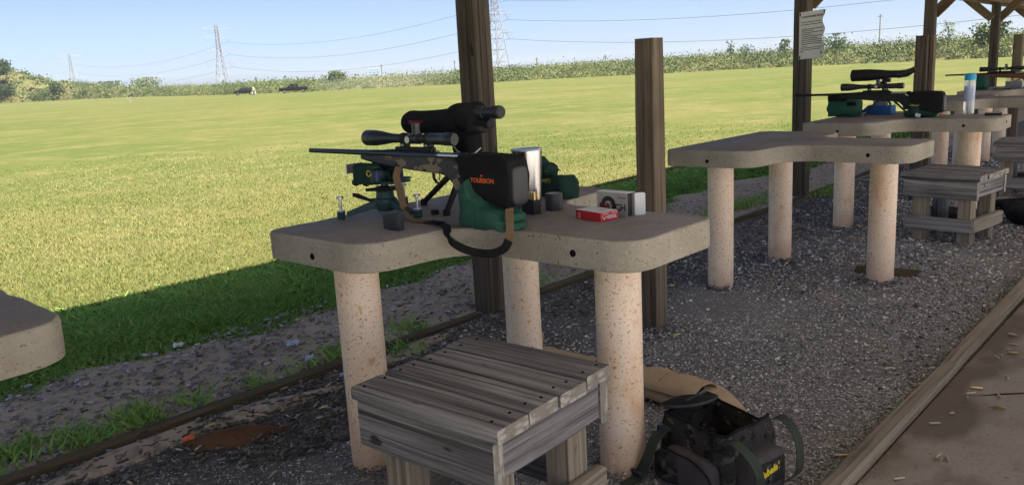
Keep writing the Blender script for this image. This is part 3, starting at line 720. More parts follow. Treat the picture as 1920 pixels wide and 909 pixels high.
b = MB(); b.tube([(-.005, .0, .055), (-.035, .045, .050), (-.055, .085, .066), (-.06, .105, .070)], [.005, .006, .0085, .006], 10); b.build('lock_lever', 'black_matte', rest)
b = MB(); b.box((0, -.005, .1175), (.095, .175, .010)); b.box((0, -.09, .132), (.05, .07, .006)); b.build('cradle_plate', 'cast_green', rest, bevel=.003)
for s in (-1, 1):
    b = MB(); b.superell((s*.042, .038, .145), (.044, .125, .074), .35); bg_ = b.build('cradle_bag', 'bag_green_dark', rest, smooth=60)
    b = MB(); b.superell((s*.042, -.02, .138), (.045, .04, .056), .5); b.build('bag_end', 'blue_grey_metal', rest, smooth=60)
b = MB(); b.superell((0, .038, .133), (.06, .12, .043), .5); b.build('cradle_bag', 'bag_green_dark', rest, smooth=60)
b = MB(); b.box((-.012, .150, .158), (.075, .006, .034)); b.box((-.012, .115, .142), (.03, .07, .005)); b.build('forend_stop', 'zinc', rest, bevel=.0015)
for x_, z_ in ((-.045, .112), (.0, .104)):
    b = MB(); b.lathe((x_, .075, z_), (0, 1, 0), [(0, .007), (.02, .007), (.021, .0125), (.036, .0125), (.038, .01)], 10); b.build('clamp_knob', 'black_matte', rest)
b = MB(); cc = Vector((-.0645, -.0, .150)); b.tube([cc+Vector((0, -.010*math.cos(a), .010*math.sin(a))) for a in np.linspace(.6, 5.6, 16)]+[cc+Vector((0, -.016, -.001))], .0016, 5); b.build('bag_logo', 'yellow_print', rest)

# ------------------------------------------------------------------ soft shooting bags
def ear_bag(loc, rz, label, body, h, m='bag_green', ears=True, dents=.009, script=None, name='shooting_bag'):
    """body: outline in (y,z) of the side view; extruded softly in x"""
    root = thing(name, label, 'sandbag', loc, rz, 'green shooting bags')
    n = len(body); cy = sum(q[0] for q in body)/n; cz = sum(q[1] for q in body)/n
    poly = []
    for i in range(n):
        a = Vector(body[i]); c = Vector(body[(i+1) % n])
        for k in range(5): poly.append(tuple(a.lerp(c, k/5)))
    rings = []
    for t in np.linspace(-1, 1, 13):
        s = (1-abs(t)**4)**.5*.30+.70 if abs(t) < 1 else .62
        ring = []
        for y, z in poly:
            q = Vector((t*h/2*(1.0-.18*max(0, z)/.15), cy+(y-cy)*s, max(.0005, cz+(z-cz)*s)))
            q += mnoise.noise_vector(q*22+Vector(loc))*dents
            q.z = max(.0005, q.z); ring.append(q)
        rings.append(ring)
    b = MB(); b.rings(rings); o = b.build('bag_body', m, root, smooth=70)
    return root, o
rb, rbo = ear_bag((1.765, 1.70, .8), 0, 'green sandbag under the butt of the camouflage rifle', [(-.085, 0), (.125, 0), (.136, .03), (.132, .085), (.126, .132), (.100, .142), (.070, .104), (.02, .072), (-.06, .052), (-.09, .03)], .135)
b = MB(); b.superell((.0, -.080, .040), (.09, .06, .028), .6); b.superell((-.004, -.088, .015), (.09, .055, .024), .6); b.build('ear', 'bag_green', rb, smooth=70)
b = MB(); b.tube([(-.066, .030, .003), (-.069, .034, .05), (-.060, .040, .080)], .0012, 5); b.build('seam', 'bag_green_dark', rb)
rb.scale = (.95, .88, 1.03)
g2, g2o = ear_bag((2.335, 1.915, .8), RAD(-18), 'dark green sandbag with upright ear and gold script beside the steel tumbler', [(-.085, 0), (.075, 0), (.095, .035), (.075, .075), (.03, .088), (-.065, .105), (-.105, .04)], .13, 'bag_green_dark')
b = MB(); b.superell((-.01, .065, .105), (.085, .055, .085), .55, R=Matrix.Rotation(.35, 3, 'X')); b.build('ear', 'bag_green_dark', g2, smooth=70)
b = MB(); b.rings([[(-.05, .055, .11), (.04, .05, .11), (.04, .035, .11), (-.05, .03, .11)], [(-.045, .075, .15), (.0, .072, .15), (.0, .064, .15), (-.045, .062, .15)], [(-.04, .082, .178), (-.02, .08, .178), (-.02, .076, .178), (-.04, .076, .178)]]); b.build('ear_flap', 'bag_green_dark', g2, bevel=.003, seg=2)
text_part('gold_script', 'Caldwell', .026, 'gold_print', g2, frame((-.071, -.005, .080), (0, 1, -.1), (.25, 0, -1)), .0005, 0, 1, .3)
b = MB(); b.lathe((-.066, .052, .062), (-1, 0, 0), [(0, .017), (.004, .017), (.005, .010), (.002, .009)], 14); b.build('filler_grommet', 'black_cloth', g2)
g2.scale = (.86, .86, .86)
fb, fo = ear_bag((6.53, 2.415, .8), 0, 'block-shaped green front bag under the barrel of the black rifle', [(-.11, 0), (.11, 0), (.12, .06), (.118, .125), (.095, .16), (.0, .15), (-.10, .145), (-.118, .11), (-.12, .04)], .19)
b = MB(); b.superell((-.0, .03, .145), (.18, .17, .06), .4); b.build('top_panel', 'black_cloth', fb, smooth=70)
b = MB(); b.box((-.094, -.085, .10), (.008, .07, .03)); b.build('side_strap', 'black_cloth', fb, bevel=.003)
b3, o3 = ear_bag((6.405, 1.82, .8), 0, 'small dark green rear bag under the butt of the black rifle', [(-.10, 0), (.10, 0), (.115, .03), (.075, .055), (.072, .115), (-.005, .110), (-.012, .055), (-.10, .05), (-.112, .02)], .12, 'bag_green_dark')
text_part('gold_script', 'Caldwell', .022, 'gold_print', b3, frame((-.066, .032, .09), (0, -1, -.05), (0, 0, 1)), .0005, .0002, .9, .3)
b = MB(); b.box((-.066, -.0, .018), (.004, .035, .026), Matrix.Rotation(.3, 3, 'X')); b.build('care_label', 'white_card', b3)
ear_bag((10.83, 2.43, .8), 0, 'green front bag under the barrel of the brown-stocked rifle', [(-.06, 0), (.06, 0), (.066, .06), (.064, .13), (.05, .17), (-.05, .165), (-.064, .12), (-.066, .04)], .16)

# ------------------------------------------------------------------ spotting scopes
sp1 = thing('spotting_scope', 'spotting scope in a padded black cover on a tripod behind the camouflage rifle', 'spotting scope', (2.0, 2.1, .8), 0, 'spotting scopes')
b = MB(); b.lathe((0, .252, .318), (0, -1, .02), [(0, .030), (.004, .040), (.022, .0465), (.04, .0465), (.055, .044), (.12, .0435), (.19, .0455), (.25, .050), (.30, .052)], 28); b.build('padded_cover', 'black_cloth', sp1, smooth=60)
b = MB(); b.superell((0, -.075, .335), (.105, .105, .115), .7, f=lambda q: q+mnoise.noise_vector(q*26)*.009); b.superell((.0, -.045, .352), (.10, .09, .075), .7, f=lambda q: q+mnoise.noise_vector(q*26)*.008); b.build('bunched_cover', 'black_cloth', sp1, smooth=60)
b = MB(); b.lathe((0, -.12, .352), (0, -1, .02), [(0, .026), (.03, .024), (.031, .0205), (.075, .0205), (.076, .0235), (.10, .0235), (.104, .021)], 22); b.build('eyepiece', 'scope_black', sp1)
b = MB(); b.lathe((0, -.2245, .3544), (0, -1, .02), [(0, .019), (.001, .018)], 20); b.build('eyepiece_lens', 'lens', sp1)
b = MB(); b.lathe((0, -.125, .318), (0, -1, -.1), [(0, .018), (.05, .018), (.052, .014)], 16); b.superell((-.01, -.11, .298), (.06, .09, .04), .7); b.build('focus_knob', 'black_matte', sp1, smooth=60)
b = MB(); b.box((0, -.03, .272), (.04, .07, .02)); b.box((0, -.05, .235), (.035, .05, .07)); b.lathe((0, -.05, .10), (0, 0, 1), [(0, .013), (.12, .013)], 12); b.superell((0, -.055, .235), (.085, .095, .13), .6, f=lambda q: q+mnoise.noise_vector(q*20)*.008); b.build('tripod_head', 'black_cloth', sp1, bevel=.003)
for fx, fy in ((-.018, .178), (-.135, -.078), (.15, -.08)):
    b = MB(); b.tube([(0, -.045, .19), (fx*.5, -.045+(fy+.045)*.5, .10), (fx, fy, .012)], [.0125, .0115, .010], 10); lg = b.build('tripod_leg', 'black_matte', sp1)
    b = MB(); b.lathe((fx, fy, 0), (0, 0, 1), [(0, .0125), (.02, .0125), (.024, .010)], 10); b.build('rubber_foot', 'tyre', lg)
b = MB(); b.tube([(-.03, -.005, .25), (-.05, -.055, .222), (-.055, -.10, .205), (-.04, -.13, .212), (-.02, -.14, .23)], .0028, 6); b.build('pan_handle', 'zinc', sp1)
sp1.scale = (1.06, 1.0, .958)
text_part('cover_label', 'REDFIELD', .016, 'ink_red', sp1, frame((-.0452, .155, .323), (0, -1, .02), (0, 0, 1)), .0012, .0003, 1.1)

sp2 = thing('spotting_scope', 'black angled spotting scope on a small tripod above the black rifle', 'spotting scope', (6.72, 2.15, .8), 0, 'spotting scopes')
b = MB(); b.lathe((0, .285, .308), (0, -1, 0), [(0, .040), (.004, .046), (.075, .046), (.077, .043), (.080, .046), (.13, .046), (.20, .040), (.29, .029), (.36, .028), (.40, .026)], 24); b.build('scope_body', 'black_matte', sp2)
b = MB(); b.tube([(0, -.06, .305), (0, -.13, .312), (0, -.165, .330), (0, -.185, .342)], [.030, .028, .022, .020], 16); b.build('eyepiece', 'scope_black', sp2)
b = MB(); b.box((0, .02, .262), (.03, .06, .03)); b.box((0, .045, .235), (.04, .05, .04)); b.cyl((0, .04, .12), (0, .04, .22), .012); b.build('tripod_head', 'black_matte', sp2, bevel=.003)
for fx, fy in ((-.16, .115), (-.17, -.21), (.15, .0)):
    b = MB(); b.tube([(0, .03, .17), (fx, fy, .006)], [.009, .007], 8); b.lathe((fx, fy, 0), (0, 0, 1), [(0, .009), (.014, .009)], 8); b.build('tripod_leg', 'black_matte', sp2)

# ------------------------------------------------------------------ small things on the near bench
m_ = thing('magazine', 'black rifle magazine standing on the near bench beside the tripod rest', 'magazine', (1.592, 1.985, .8), RAD(4))
b = MB(); b.prism([(-.036, 0), (.034, .004), (.038, .047), (-.038, .054)], -.012, .012); b.build('magazine_body', 'dark_plastic', m_, bevel=.003, seg=2)
b = MB()
for k in range(6): b.box((-.0125, -.028+k*.011, .026), (.0015, .006, .038))
b.build('grip_rib', 'dark_plastic', m_)
cp = MB(); cp.superell((0, 0, .0085), (.02, .026, .017), .35); o = cp.build('lens_cap', 'black_matte', loc=(1.853, 2.078, .8), smooth=50); tag(o, 'tiny black cap lying between the tripod rest and scope tripod', 'cap')

tb = thing('tumbler', 'tall brushed steel tumbler with a clear lid behind the green sandbag', 'tumbler', (2.108, 1.868, .8))
b = MB(); b.lathe((0, 0, 0), (0, 0, 1), [(0, .043), (.002, .0455), (.006, .0462), (.06, .0485), (.13, .0515), (.185, .054), (.197, .0545), (.201, .0545), (.201, .051), (.19, .050)], 40, cap1=False); b.build('steel_body', 'brushed_steel', tb, smooth=50)
b = MB(); b.lathe((0, 0, .188), (0, 0, 1), [(0, .0495), (.012, .0505), (.016, .0535), (.019, .0525), (.0195, .047), (.015, .045)], 36); b.build('lid', 'label_blue', tb)

cu = thing('cup', 'small dark grey cylindrical cup in front of the green bag with gold script', 'cup', (2.108, 1.752, .8))
b = MB(); b.lathe((0, 0, 0), (0, 0, 1), [(0, .0285), (.003, .031), (.055, .031), (.058, .0295), (.0585, .027), (.056, .0265)], 32); b.build('cup_body', 'dark_plastic', cu)
b = MB(); b.lathe((0, 0, .0562), (0, 0, 1), [(0, .026), (.0006, .026)], 28); b.build('cup_top', 'grey_plastic', cu)

def cartridge_mb(bm_, x, y, z, h=.024, r=.0052):
    bm_.lathe((x, y, z), (0, 0, 1), [(0, r), (h-.0035, r), (h-.003, r*.88), (h-.0015, r*.88), (h-.0014, r*1.02), (h, r*1.02)], 10)
tr = thing('cartridge_tray', 'black block holding upright brass cartridges beside the tumbler', 'cartridge tray', (2.012, 1.772, .8), RAD(-6))
b = MB(); b.box((0, 0, .025), (.034, .060, .050)); b.build('tray_block', 'black_matte', tr, bevel=.002)
for i in range(2):
    for j in range(5):
        b = MB(); cartridge_mb(b, -.008+i*.016, -.024+j*.012, .0495); b.build('cartridge', 'brass', tr)

def carton(name, label, cat, loc, rz, d, faces):
    root = thing(name, label, cat, loc, rz, 'ammunition boxes on the near bench')
    return root
rc = thing('ammunition_box', 'red and white ammunition carton lying flat on the near bench', 'ammunition box', (1.985, 1.467, .8), RAD(-11), 'ammunition boxes on the near bench')
b = MB(); b.box((.0375, .058, .0145), (.075, .116, .029)); b.build('carton_body', 'red_card', rc, bevel=.0008)
b = MB(); b.box((.0375, .058, .0293), (.0735, .1145, .0008)); b.build('top_panel', 'white_card', rc)
b = MB(); b.box((.0375, -.0003, .0026), (.073, .0008, .0012)); b.build('panel_line', 'red_card', rc)
M = frame((.048, -.0006, .0150), (1, 0, 0), (0, 0, 1)); text_part('lettering', 'AMERICAN', .0062, 'white_card', rc, frame((.046, -.0006, .0165), (1, 0, 0), (0, 0, 1)), .0002, .0001, 1.25)
text_part('lettering', 'WHITETAIL', .0085, 'white_card', rc, frame((.0475, -.0006, .0100), (1, 0, 0), (0, 0, 1)), .0002, .0003, .95)
text_part('lettering', 'HORNADY', .0045, 'white_card', rc, frame((.022, -.0006, .0245), (1, 0, 0), (0, 0, 1)), .0002, .0001, 1.2)
text_part('lettering', 'INTERLOCK', .0040, 'white_card', rc, frame((.058, -.0006, .0245), (1, 0, 0), (0, 0, 1)), .0002, .0001, 1.1)
b = MB()
for s in (-1, 1): b.tube([(.0155, -.0008, .008), (.0155+s*.004, -.0008, .011), (.0155+s*.008, -.0008, .0175), (.0155+s*.003, -.0008, .0195)], .0009, 5); b.tube([(.0155+s*.006, -.0008, .013), (.0155+s*.010, -.0008, .0135)], .0008, 5)
b.lathe((.0155, -.0004, .009), (0, -1, 0), [(0, .0035), (.0005, .003)], 10); b.build('antler_emblem', 'white_card', rc)
b = MB()
for k in range(4): b.box((-.0005, .098, .006+k*.0045), (.0008, .008 if k % 2 else .012, .0018))
b.build('side_print', 'white_card', rc)

wc = thing('ammunition_box', 'upright silver and white ammunition box reading MATCH with its end flap open', 'ammunition box', (2.087, 1.437, .8), RAD(-3), 'ammunition boxes on the near bench')
b = MB()
T = .0012; W, D_, H_ = .039, .122, .0765
b.box((T/2, D_/2, H_/2), (T, D_, H_), mi=0); b.box((W-T/2, D_/2, H_/2), (T, D_, H_), mi=0); b.box((W/2, D_-T/2, H_/2), (W-2*T-.0002, T, H_-.0002), mi=0)
b.build('carton_wall', 'silver_card', wc)
b = MB(); b.box((W/2, D_/2, H_+T/2), (W, D_, T)); b.build('carton_top', 'white_card', wc)
b = MB(); b.box((W/2, D_/2+.004, H_/2), (W-2*T-.001, D_-.012, H_-.004)); b.build('tray_inside', 'ink', wc)
b = MB()
fl = fillet([(-.0005, .002, .006), (.0345, .002, .006), (.0345, .074, .007), (-.0005, .074, .007)], 4)
b.prism([(x_, z_) for x_, z_ in fl], -.0011, 0, 'y'); o = b.build('end_flap', 'white_card', wc); o.location = (W, 0, 0); o.rotation_euler = (0, 0, RAD(-38))
b = MB(); b.lathe((-.0002, .075, .034), (-1, 0, 0), [(0, .030), (.0008, .030), (.0008, .0155), (0, .0155)], 32, cap0=False, cap1=False); rg_ = b.build('round_emblem', 'ink', wc)
text_part('lettering', 'MATCH', .030, 'ink', wc, frame((-.0013, .058, .030), (0, -1, 0), (0, 0, 1)), .0002, .0006, 1.02)
text_part('lettering', 'MA', .0285, 'ink_red', wc, frame((-.0019, .0855, .030), (0, -1, 0), (0, 0, 1)), .0002, .0001, .95)
text_part('lettering', 'Hornady', .008, 'ink', wc, frame((-.0006, .022, .062), (0, -1, 0), (0, 0, 1)), .0002, 0, 1.1, .3)

# ------------------------------------------------------------------ things on the farther benches
bl = thing('ammunition_case', 'translucent blue plastic cartridge case behind the black rifle', 'case', (6.76, 2.215, .8), 0)
b = MB(); b.box((0, 0, .033), (.11, .19, .066)); b.build('case_base', 'blue_plastic', bl, bevel=.004)
b = MB(); b.box((0, .105, .045), (.11, .012, .085), Matrix.Rotation(.9, 3, 'X')); b.build('case_lid', 'blue_plastic', bl, bevel=.003)
gt = thing('cartridge_tray', 'grey plastic cartridge tray standing on the blue case', 'cartridge tray', (6.82, 2.24, .866), 0)
b = MB(); b.box((0, 0, .022), (.05, .10, .044)); b.build('tray_block', 'grey_plastic', gt, bevel=.002)
bt = thing('water_bottle', 'clear plastic water bottle with a bright blue cap at the end of the bench', 'bottle', (6.715, 1.582, .8))
b = MB(); b.lathe((0, 0, 0), (0, 0, 1), [(0, .030), (.003, .035), (.04, .0365), (.09, .034), (.16, .0355), (.22, .0375), (.243, .0375)], 28); b.build('bottle_body', 'bottle_plastic', bt)
b = MB(); b.lathe((0, 0, .2432), (0, 0, 1), [(0, .0382), (.03, .0385), (.046, .036), (.05, .028)], 28); b.build('bottle_cap', 'cyan_plastic', bt)
b = MB(); b.lathe((0, 0, .09), (0, 0, 1), [(0, .0346), (.07, .0362), (.11, .0376)], 28, False, False); lb = b.build('bottle_label', 'label_blue', bt)
b = MB()
for k in range(7):
    for s in range(6):
        a = PI+.35+s*.12+.02*(k % 3); b.box((.0381*math.cos(a), .0381*math.sin(a), .105+k*.012), (.0006, .0042, .002), Matrix.Rotation(a, 3, 'Z'))
b.build('label_print', 'ink', lb)
wl = thing('wallet', 'flat black case lying near the end of the bench with the water bottle', 'case', (6.55, 1.385, .8), RAD(12))
b = MB(); b.box((0, 0, .009), (.08, .105, .018)); b.build('case_body', 'black_matte', wl, bevel=.004, seg=2)
b = MB(); b.box((0, 0, .020), (.065, .085, .005)); b.build('case_lid', 'zinc', wl, bevel=.002)
def small_box(name, label, cat, c, d, m, rz=0.0, detail=None):
    root = thing(name, label, cat, (c[0], c[1], c[2]), rz)
    b = MB(); b.box((0, 0, d[2]/2), d); b.build(name+'_body', m, root, bevel=min(d)*.12)
    if detail: b = MB(); b.box((0, 0, d[2]+.001), (d[0]*.7, d[1]*.7, .002)); b.build(name+'_top', detail, root)
    return root
small_box('ear_plug', 'small orange ear plug in front of the water bottle', 'ear plug', (6.52, 1.70, .8), (.02, .02, .012), 'orange_plastic', .3)
small_box('paper_scrap', 'crumpled white paper scrap on the bench with the black rifle', 'paper', (6.60, 1.80, .8), (.05, .09, .008), 'white_card', .2)
small_box('paper_scrap', 'small white scrap with a red end on the bench beside the rear bag', 'paper', (6.50, 1.755, .8), (.03, .045, .008), 'white_card', -.3, 'red_card')
small_box('plastic_box', 'flat green plastic box seen just above the black rifle', 'box', (7.02, 1.93, .8), (.12, .19, .155), 'green_plastic', 0)
y3 = thing('cartridge_tray', 'pale tray of yellow-tipped cartridges under the brown-stocked rifle', 'cartridge tray', (11.05, 2.14, .8))
b = MB(); b.box((0, 0, .04), (.09, .17, .08)); b.build('tray_block', 'grey_plastic', y3, bevel=.003)
for j in range(9):
    b = MB(); b.lathe((-.03, -.072+j*.018, .079), (0, 0, 1), [(0, .0055), (.03, .0055), (.05, .003)], 8); b.build('cartridge', 'brass', y3)
small_box('wallet', 'flat dark case lying beside the tray of cartridges on the farthest bench', 'case', (10.74, 2.20, .8), (.07, .16, .012), 'black_matte', 0, 'white_card')

# ------------------------------------------------------------------ paper sign on the far tall post
sg = thing('rules_sign', 'curling white rules notice stapled to the tall post beyond the empty bench', 'sign', (7.285, 3.00, 1.46))
NY, NZ = 14, 22
def sign_pt(u, v, off=0.0):
    y = .115-u*.225; z = -.205+v*.41
    x = -.006-.020*max(0, u-.55)**2*4*(0.4+.6*math.sin(v*9+.5)**2)+.004*math.sin(v*15)*u
    edge = .010*math.sin(v*17+1)*max(0, u-.8)*5
    return Vector((x-off, y+edge, z+u*.012))
b = MB(); g = [[sign_pt(i/NY, j/NZ) for i in range(NY+1)] for j in range(NZ+1)]
vs = [q for r in g for q in r]; nn = len(vs); vs += [q+Vector((.0012, 0, 0)) for q in vs[:nn]]
fs = []
for j in range(NZ):
    for i in range(NY):
        a = j*(NY+1)+i; fs += [(a, a+1, a+NY+2, a+NY+1), (nn+a, nn+a+NY+1, nn+a+NY+2, nn+a+1)]
b.add(vs, fs); b.build('sign_sheet', 'paper', sg, smooth=70)
def sign_line(v, u0, u1, h=.0055):
    b = MB(); n = max(2, int((u1-u0)*16)); rg = []
    for k in range(n+1):
        u = u0+(u1-u0)*k/n; p = sign_pt(u, v, .0012); rg.append([p+Vector((0, 0, -h/2)), p+Vector((0, 0, h/2)), p+Vector((.0006, 0, h/2)), p+Vector((.0006, 0, -h/2))])
    b.rings(rg); return b.build('text_line', 'ink', sg, smooth=0)
text_part('sign_heading', 'LONG RANGE RULES', .0215, 'ink', sg, frame(sign_pt(.52, .885, .0045), (-.04, -1, .05), (0, 0, 1)), .0006, .0005, 1.0)
for v, u0, u1 in ((.775, .07, .95), (.725, .07, .95), (.63, .10, .95), (.595, .10, .58), (.555, .10, .93), (.515, .10, .50), (.475, .10, .93), (.435, .10, .75), (.395, .10, .96), (.355, .10, .96), (.315, .10, .96), (.275, .10, .32), (.235, .08, .96), (.195, .08, .90), (.155, .07, .20)): sign_line(v, u0, u1)
for u, v in ((.04, .95), (.96, .95), (.04, .04), (.93, .10)):
    b = MB(); b.box(sign_pt(u, v, .002), (.002, .009, .028)); b.build('staple_patch', 'ink', sg)

# ------------------------------------------------------------------ bags on the gravel
ca = thing('rifle_case', 'long tan canvas rifle case with loop pouches lying behind the near bench leg', 'rifle case', (2.60, 1.85, 0), RAD(-3.5))
rings = []
for k in range(21):
    t = k/20; y = -.60+1.22*t
    ww = (.25*min(1, (t/.16))**.6*(1-.68*t) if t > 0 else .02)+.012; hh = .075*min(1, (t+.02)/.14)**.5*(1-.45*t)
    ring = []
    for i in range(20):
        a = 2*PI*i/20; cx_, sz = math.cos(a), math.sin(a)
        q = Vector((ww*math.copysign(abs(cx_)**.8, cx_)*.5-.03*(1-t), y, hh*.5+hh*.5*math.copysign(abs(sz)**.7, sz)))
        q += mnoise.noise_vector(q*9)*.008; q.z = max(.001, q.z); ring.append(q)
    rings.append(ring)
b = MB(); b.rings(rings); b.build('case_body', 'canvas_tan', ca, smooth=70)
b = MB(); b.tube([r[0]+Vector((.002, 0, 0)) for r in rings[1:]], .006, 6); b.build('zip_piping', 'strap_tan', ca)
for k, yy in enumerate((-.36, -.19, -.02)):
    b = MB(); rr = []
    for t in np.linspace(0, 1, 9):
        y_ = yy-.085+.17*t; h_ = .036+.008*math.sin(t*3+k)
        arc = [Vector((-.055+.085*math.cos(a)*.95, y_, .072+h_*math.sin(a)+mnoise.noise(Vector((a*2, t*4, k)))*.006)) for a in np.linspace(PI, 0, 11)]
        inner = [q*1.0+Vector((0, 0, -.004)) for q in reversed(arc)]
        rr.append(arc+inner)
    b.rings(rr); b.build('loop_pouch', 'canvas_tan', ca, smooth=60)
    b = MB(); b.superell((-.055, yy+.01, .082), (.13, .15, .05), .7); b.build('pouch_lining', 'black_cloth', ca)
b = MB(); b.tube(crv([(.02, .47, .04), (.10, .54, .06), (.17, .62, .03), (.10, .70, .012), (.0, .66, .03)], 6), .011, 8); b.build('carry_handle', 'canvas_tan', ca)

bgp = thing('range_bag', 'open black camouflage range bag with olive straps beside the bench leg', 'bag', (2.10, 1.135, 0), RAD(-104))
bgp.scale = (.90, .90, .86)
Lx, Wy, Hz = .34, .25, .235
def bag_ring(z, s, top=False, inner=0.0):
    ring = []
    for i in range(40):
        th = 2*PI*i/40; c, s_ = math.cos(th), math.sin(th); e = .35
        q = Vector((math.copysign(abs(c)**e, c)*(Lx/2-inner)*s, math.copysign(abs(s_)**e, s_)*(Wy/2-inner)*s, z))
        if top: q.z += .012*math.sin(3*th+1)+.02*(c > .3)*c
        q += mnoise.noise_vector(Vector((q.x*11, q.y*11, z*16)))*.014*(1 if z > .01 else 0)
        q.z = max(.001, q.z); ring.append(q)
    return ring
b = MB()
b.rings([bag_ring(0, .93), bag_ring(.03, 1.0), bag_ring(.09, 1.03), bag_ring(.15, 1.02), bag_ring(.20, .98), bag_ring(Hz, .93, True), bag_ring(Hz+.002, .89, True), bag_ring(.18, .87, False, .012), bag_ring(.03, .86, False, .012)], True, True)
b.build('bag_body', 'camo_bag', bgp, smooth=70)
b = MB(); b.tube(bag_ring(Hz+.003, .915, True)+[bag_ring(Hz+.003, .915, True)[0]], .0055, 6); b.build('rim_piping', 'black_cloth', bgp)
b = MB(); b.rings([bag_ring(.045, .88, False, .014), bag_ring(.0455, .3)], False, True); b.build('bag_lining', 'flat_black', bgp)
# padded lid folded over the left half of the opening
LR = Matrix.Rotation(RAD(-16), 3, 'Y') @ Matrix.Rotation(RAD(-6), 3, 'X') @ Matrix.Rotation(RAD(25), 3, 'Z')
b = MB(); b.superell((-.125, .0, .252), (.165, .25, .040), .8, n=28, m=10, R=LR, f=lambda q: q+mnoise.noise_vector(q*11)*.010); b.build('lid_flap', 'black_cloth', bgp, smooth=70)
rim = [LR @ Vector((.083*math.copysign(abs(math.cos(a))**.8, math.cos(a)), .126*math.copysign(abs(math.sin(a))**.8, math.sin(a)), .004))+Vector((-.125, .0, .252)) for a in np.linspace(0, 2*PI, 41)]
b = MB(); b.tube(rim, .0055, 6); b.build('lid_piping', 'strap_olive', bgp)
b = MB(); b.tube([LR @ Vector((.03-.0*t, t, .0215))+Vector((-.125, .0, .252)) for t in np.linspace(-.10, .10, 9)], .003, 5); b.build('lid_zip', 'dark_plastic', bgp)
# end pockets and front pocket
b = MB(); b.superell((.185, 0, .100), (.075, .19, .165), .45, f=lambda q: q+mnoise.noise_vector(q*15)*.008); b.build('end_pocket', 'bag_grey', bgp, smooth=70)
b = MB(); b.superell((.02, -.145, .085), (.22, .06, .14), .5, f=lambda q: q+mnoise.noise_vector(q*15)*.008); b.build('front_pocket', 'bag_grey', bgp, smooth=70)
b = MB(); b.superell((-.07, -.16, .075), (.12, .05, .11), .5, f=lambda q: q+mnoise.noise_vector(q*15+Vector((4, 0, 0)))*.008); b.build('front_pocket', 'camo_bag', bgp, smooth=70)
b = MB(); b.tube(crv([(-.09, -.172, .15), (-.02, -.188, .155), (.06, -.182, .15), (.12, -.168, .10), (.125, -.165, .03)], 5), .004, 6); b.build('zip_piping', 'black_cloth', bgp)
for y_, dz in ((-.10, 0), (.105, .03)):
    b = MB(); c = crv([(.10, y_, .20), (.17, y_*1.05, .235+dz), (.245, y_*1.0, .19+dz), (.262, y_*.9, .11), (.225, y_*.8, .06)], 6); b.ribbon(c, Vector((.0, 1, .1)), .036, .003); b.build('carry_strap', 'strap_olive', bgp, smooth=60)
b = MB(); c = crv([(-.11, -.125, .20), (-.115, -.18, .165), (-.125, -.205, .10), (-.15, -.235, .02), (-.16, -.29, .006)], 6); b.ribbon(c, Vector((1, .1, 0)), .040, .003); b.build('shoulder_strap', 'strap_olive', bgp, smooth=60)
b = MB(); b.box((-.15, -.232, .035), (.048, .012, .034), Matrix.Rotation(.5, 3, 'X')); b.build('strap_buckle', 'dark_plastic', bgp, bevel=.003)
b = MB(); b.tube([Vector((-.112, -.150, .19))+Vector((.014*math.cos(a), -.010*math.sin(a), .024*math.sin(a))) for a in np.linspace(0, 6.3, 14)], .004, 6); b.build('snap_hook', 'blue_grey_metal', bgp)
text_part('yellow_script', "Cabela's", .036, 'yellow_print', bgp, frame((.2255, -.005, .122), (-.05, 1, 0.15), (0, 0, 1)), .001, .0012, 1.0, .3)
b = MB(); b.box((.2225, .0, .115), (.003, .14, .085)); b.build('end_panel', 'camo_bag', bgp)

rbg = thing('flat_bag', 'red and black printed flat bag lying behind the second stool', 'bag', (7.32, 1.41, 0.0), RAD(14))
b = MB(); b.superell((0, 0, .06), (.42, .62, .06), .35, R=Matrix.Rotation(-.12, 3, 'X') @ Matrix.Rotation(.16, 3, 'Y')); b.build('bag_body', 'black_cloth', rbg, smooth=60)
b = MB(); b.box((.03, -.05, .093), (.30, .42, .004), Matrix.Rotation(-.12, 3, 'X') @ Matrix.Rotation(.16, 3, 'Y')); b.build('printed_panel', 'red_cloth', rbg)
b = MB()
for k in range(5): b.box((-.06+.0*k, -.20+k*.055, .110+.004*(2-k)*0), (.06, .03, .004), Matrix.Rotation(.16, 3, 'Y'))
b.build('print_stroke', 'white_card', rbg)
b = MB(); b.box((-.14, .17, .075), (.08, .05, .004), Matrix.Rotation(.16, 3, 'Y')); b.box((-.16, .06, .09), (.06, .03, .004), Matrix.Rotation(.16, 3, 'Y')); b.build('print_stroke', 'orange_plastic', rbg)
blk = thing('soft_bag', 'crumpled black soft bag on the gravel right of the second stool', 'bag', (6.80, 1.16, 0), RAD(20))
b = MB(); b.superell((0, 0, .075), (.42, .30, .15), .6, f=lambda q: q+mnoise.noise_vector(q*9)*.03); b.build('bag_body', 'black_cloth', blk, smooth=70)
b = MB(); b.tube(crv([(-.12, -.14, .08), (-.10, -.20, .03), (.02, -.22, .012), (.12, -.17, .06)], 6), .012, 8); b.build('carry_strap', 'black_cloth', blk)

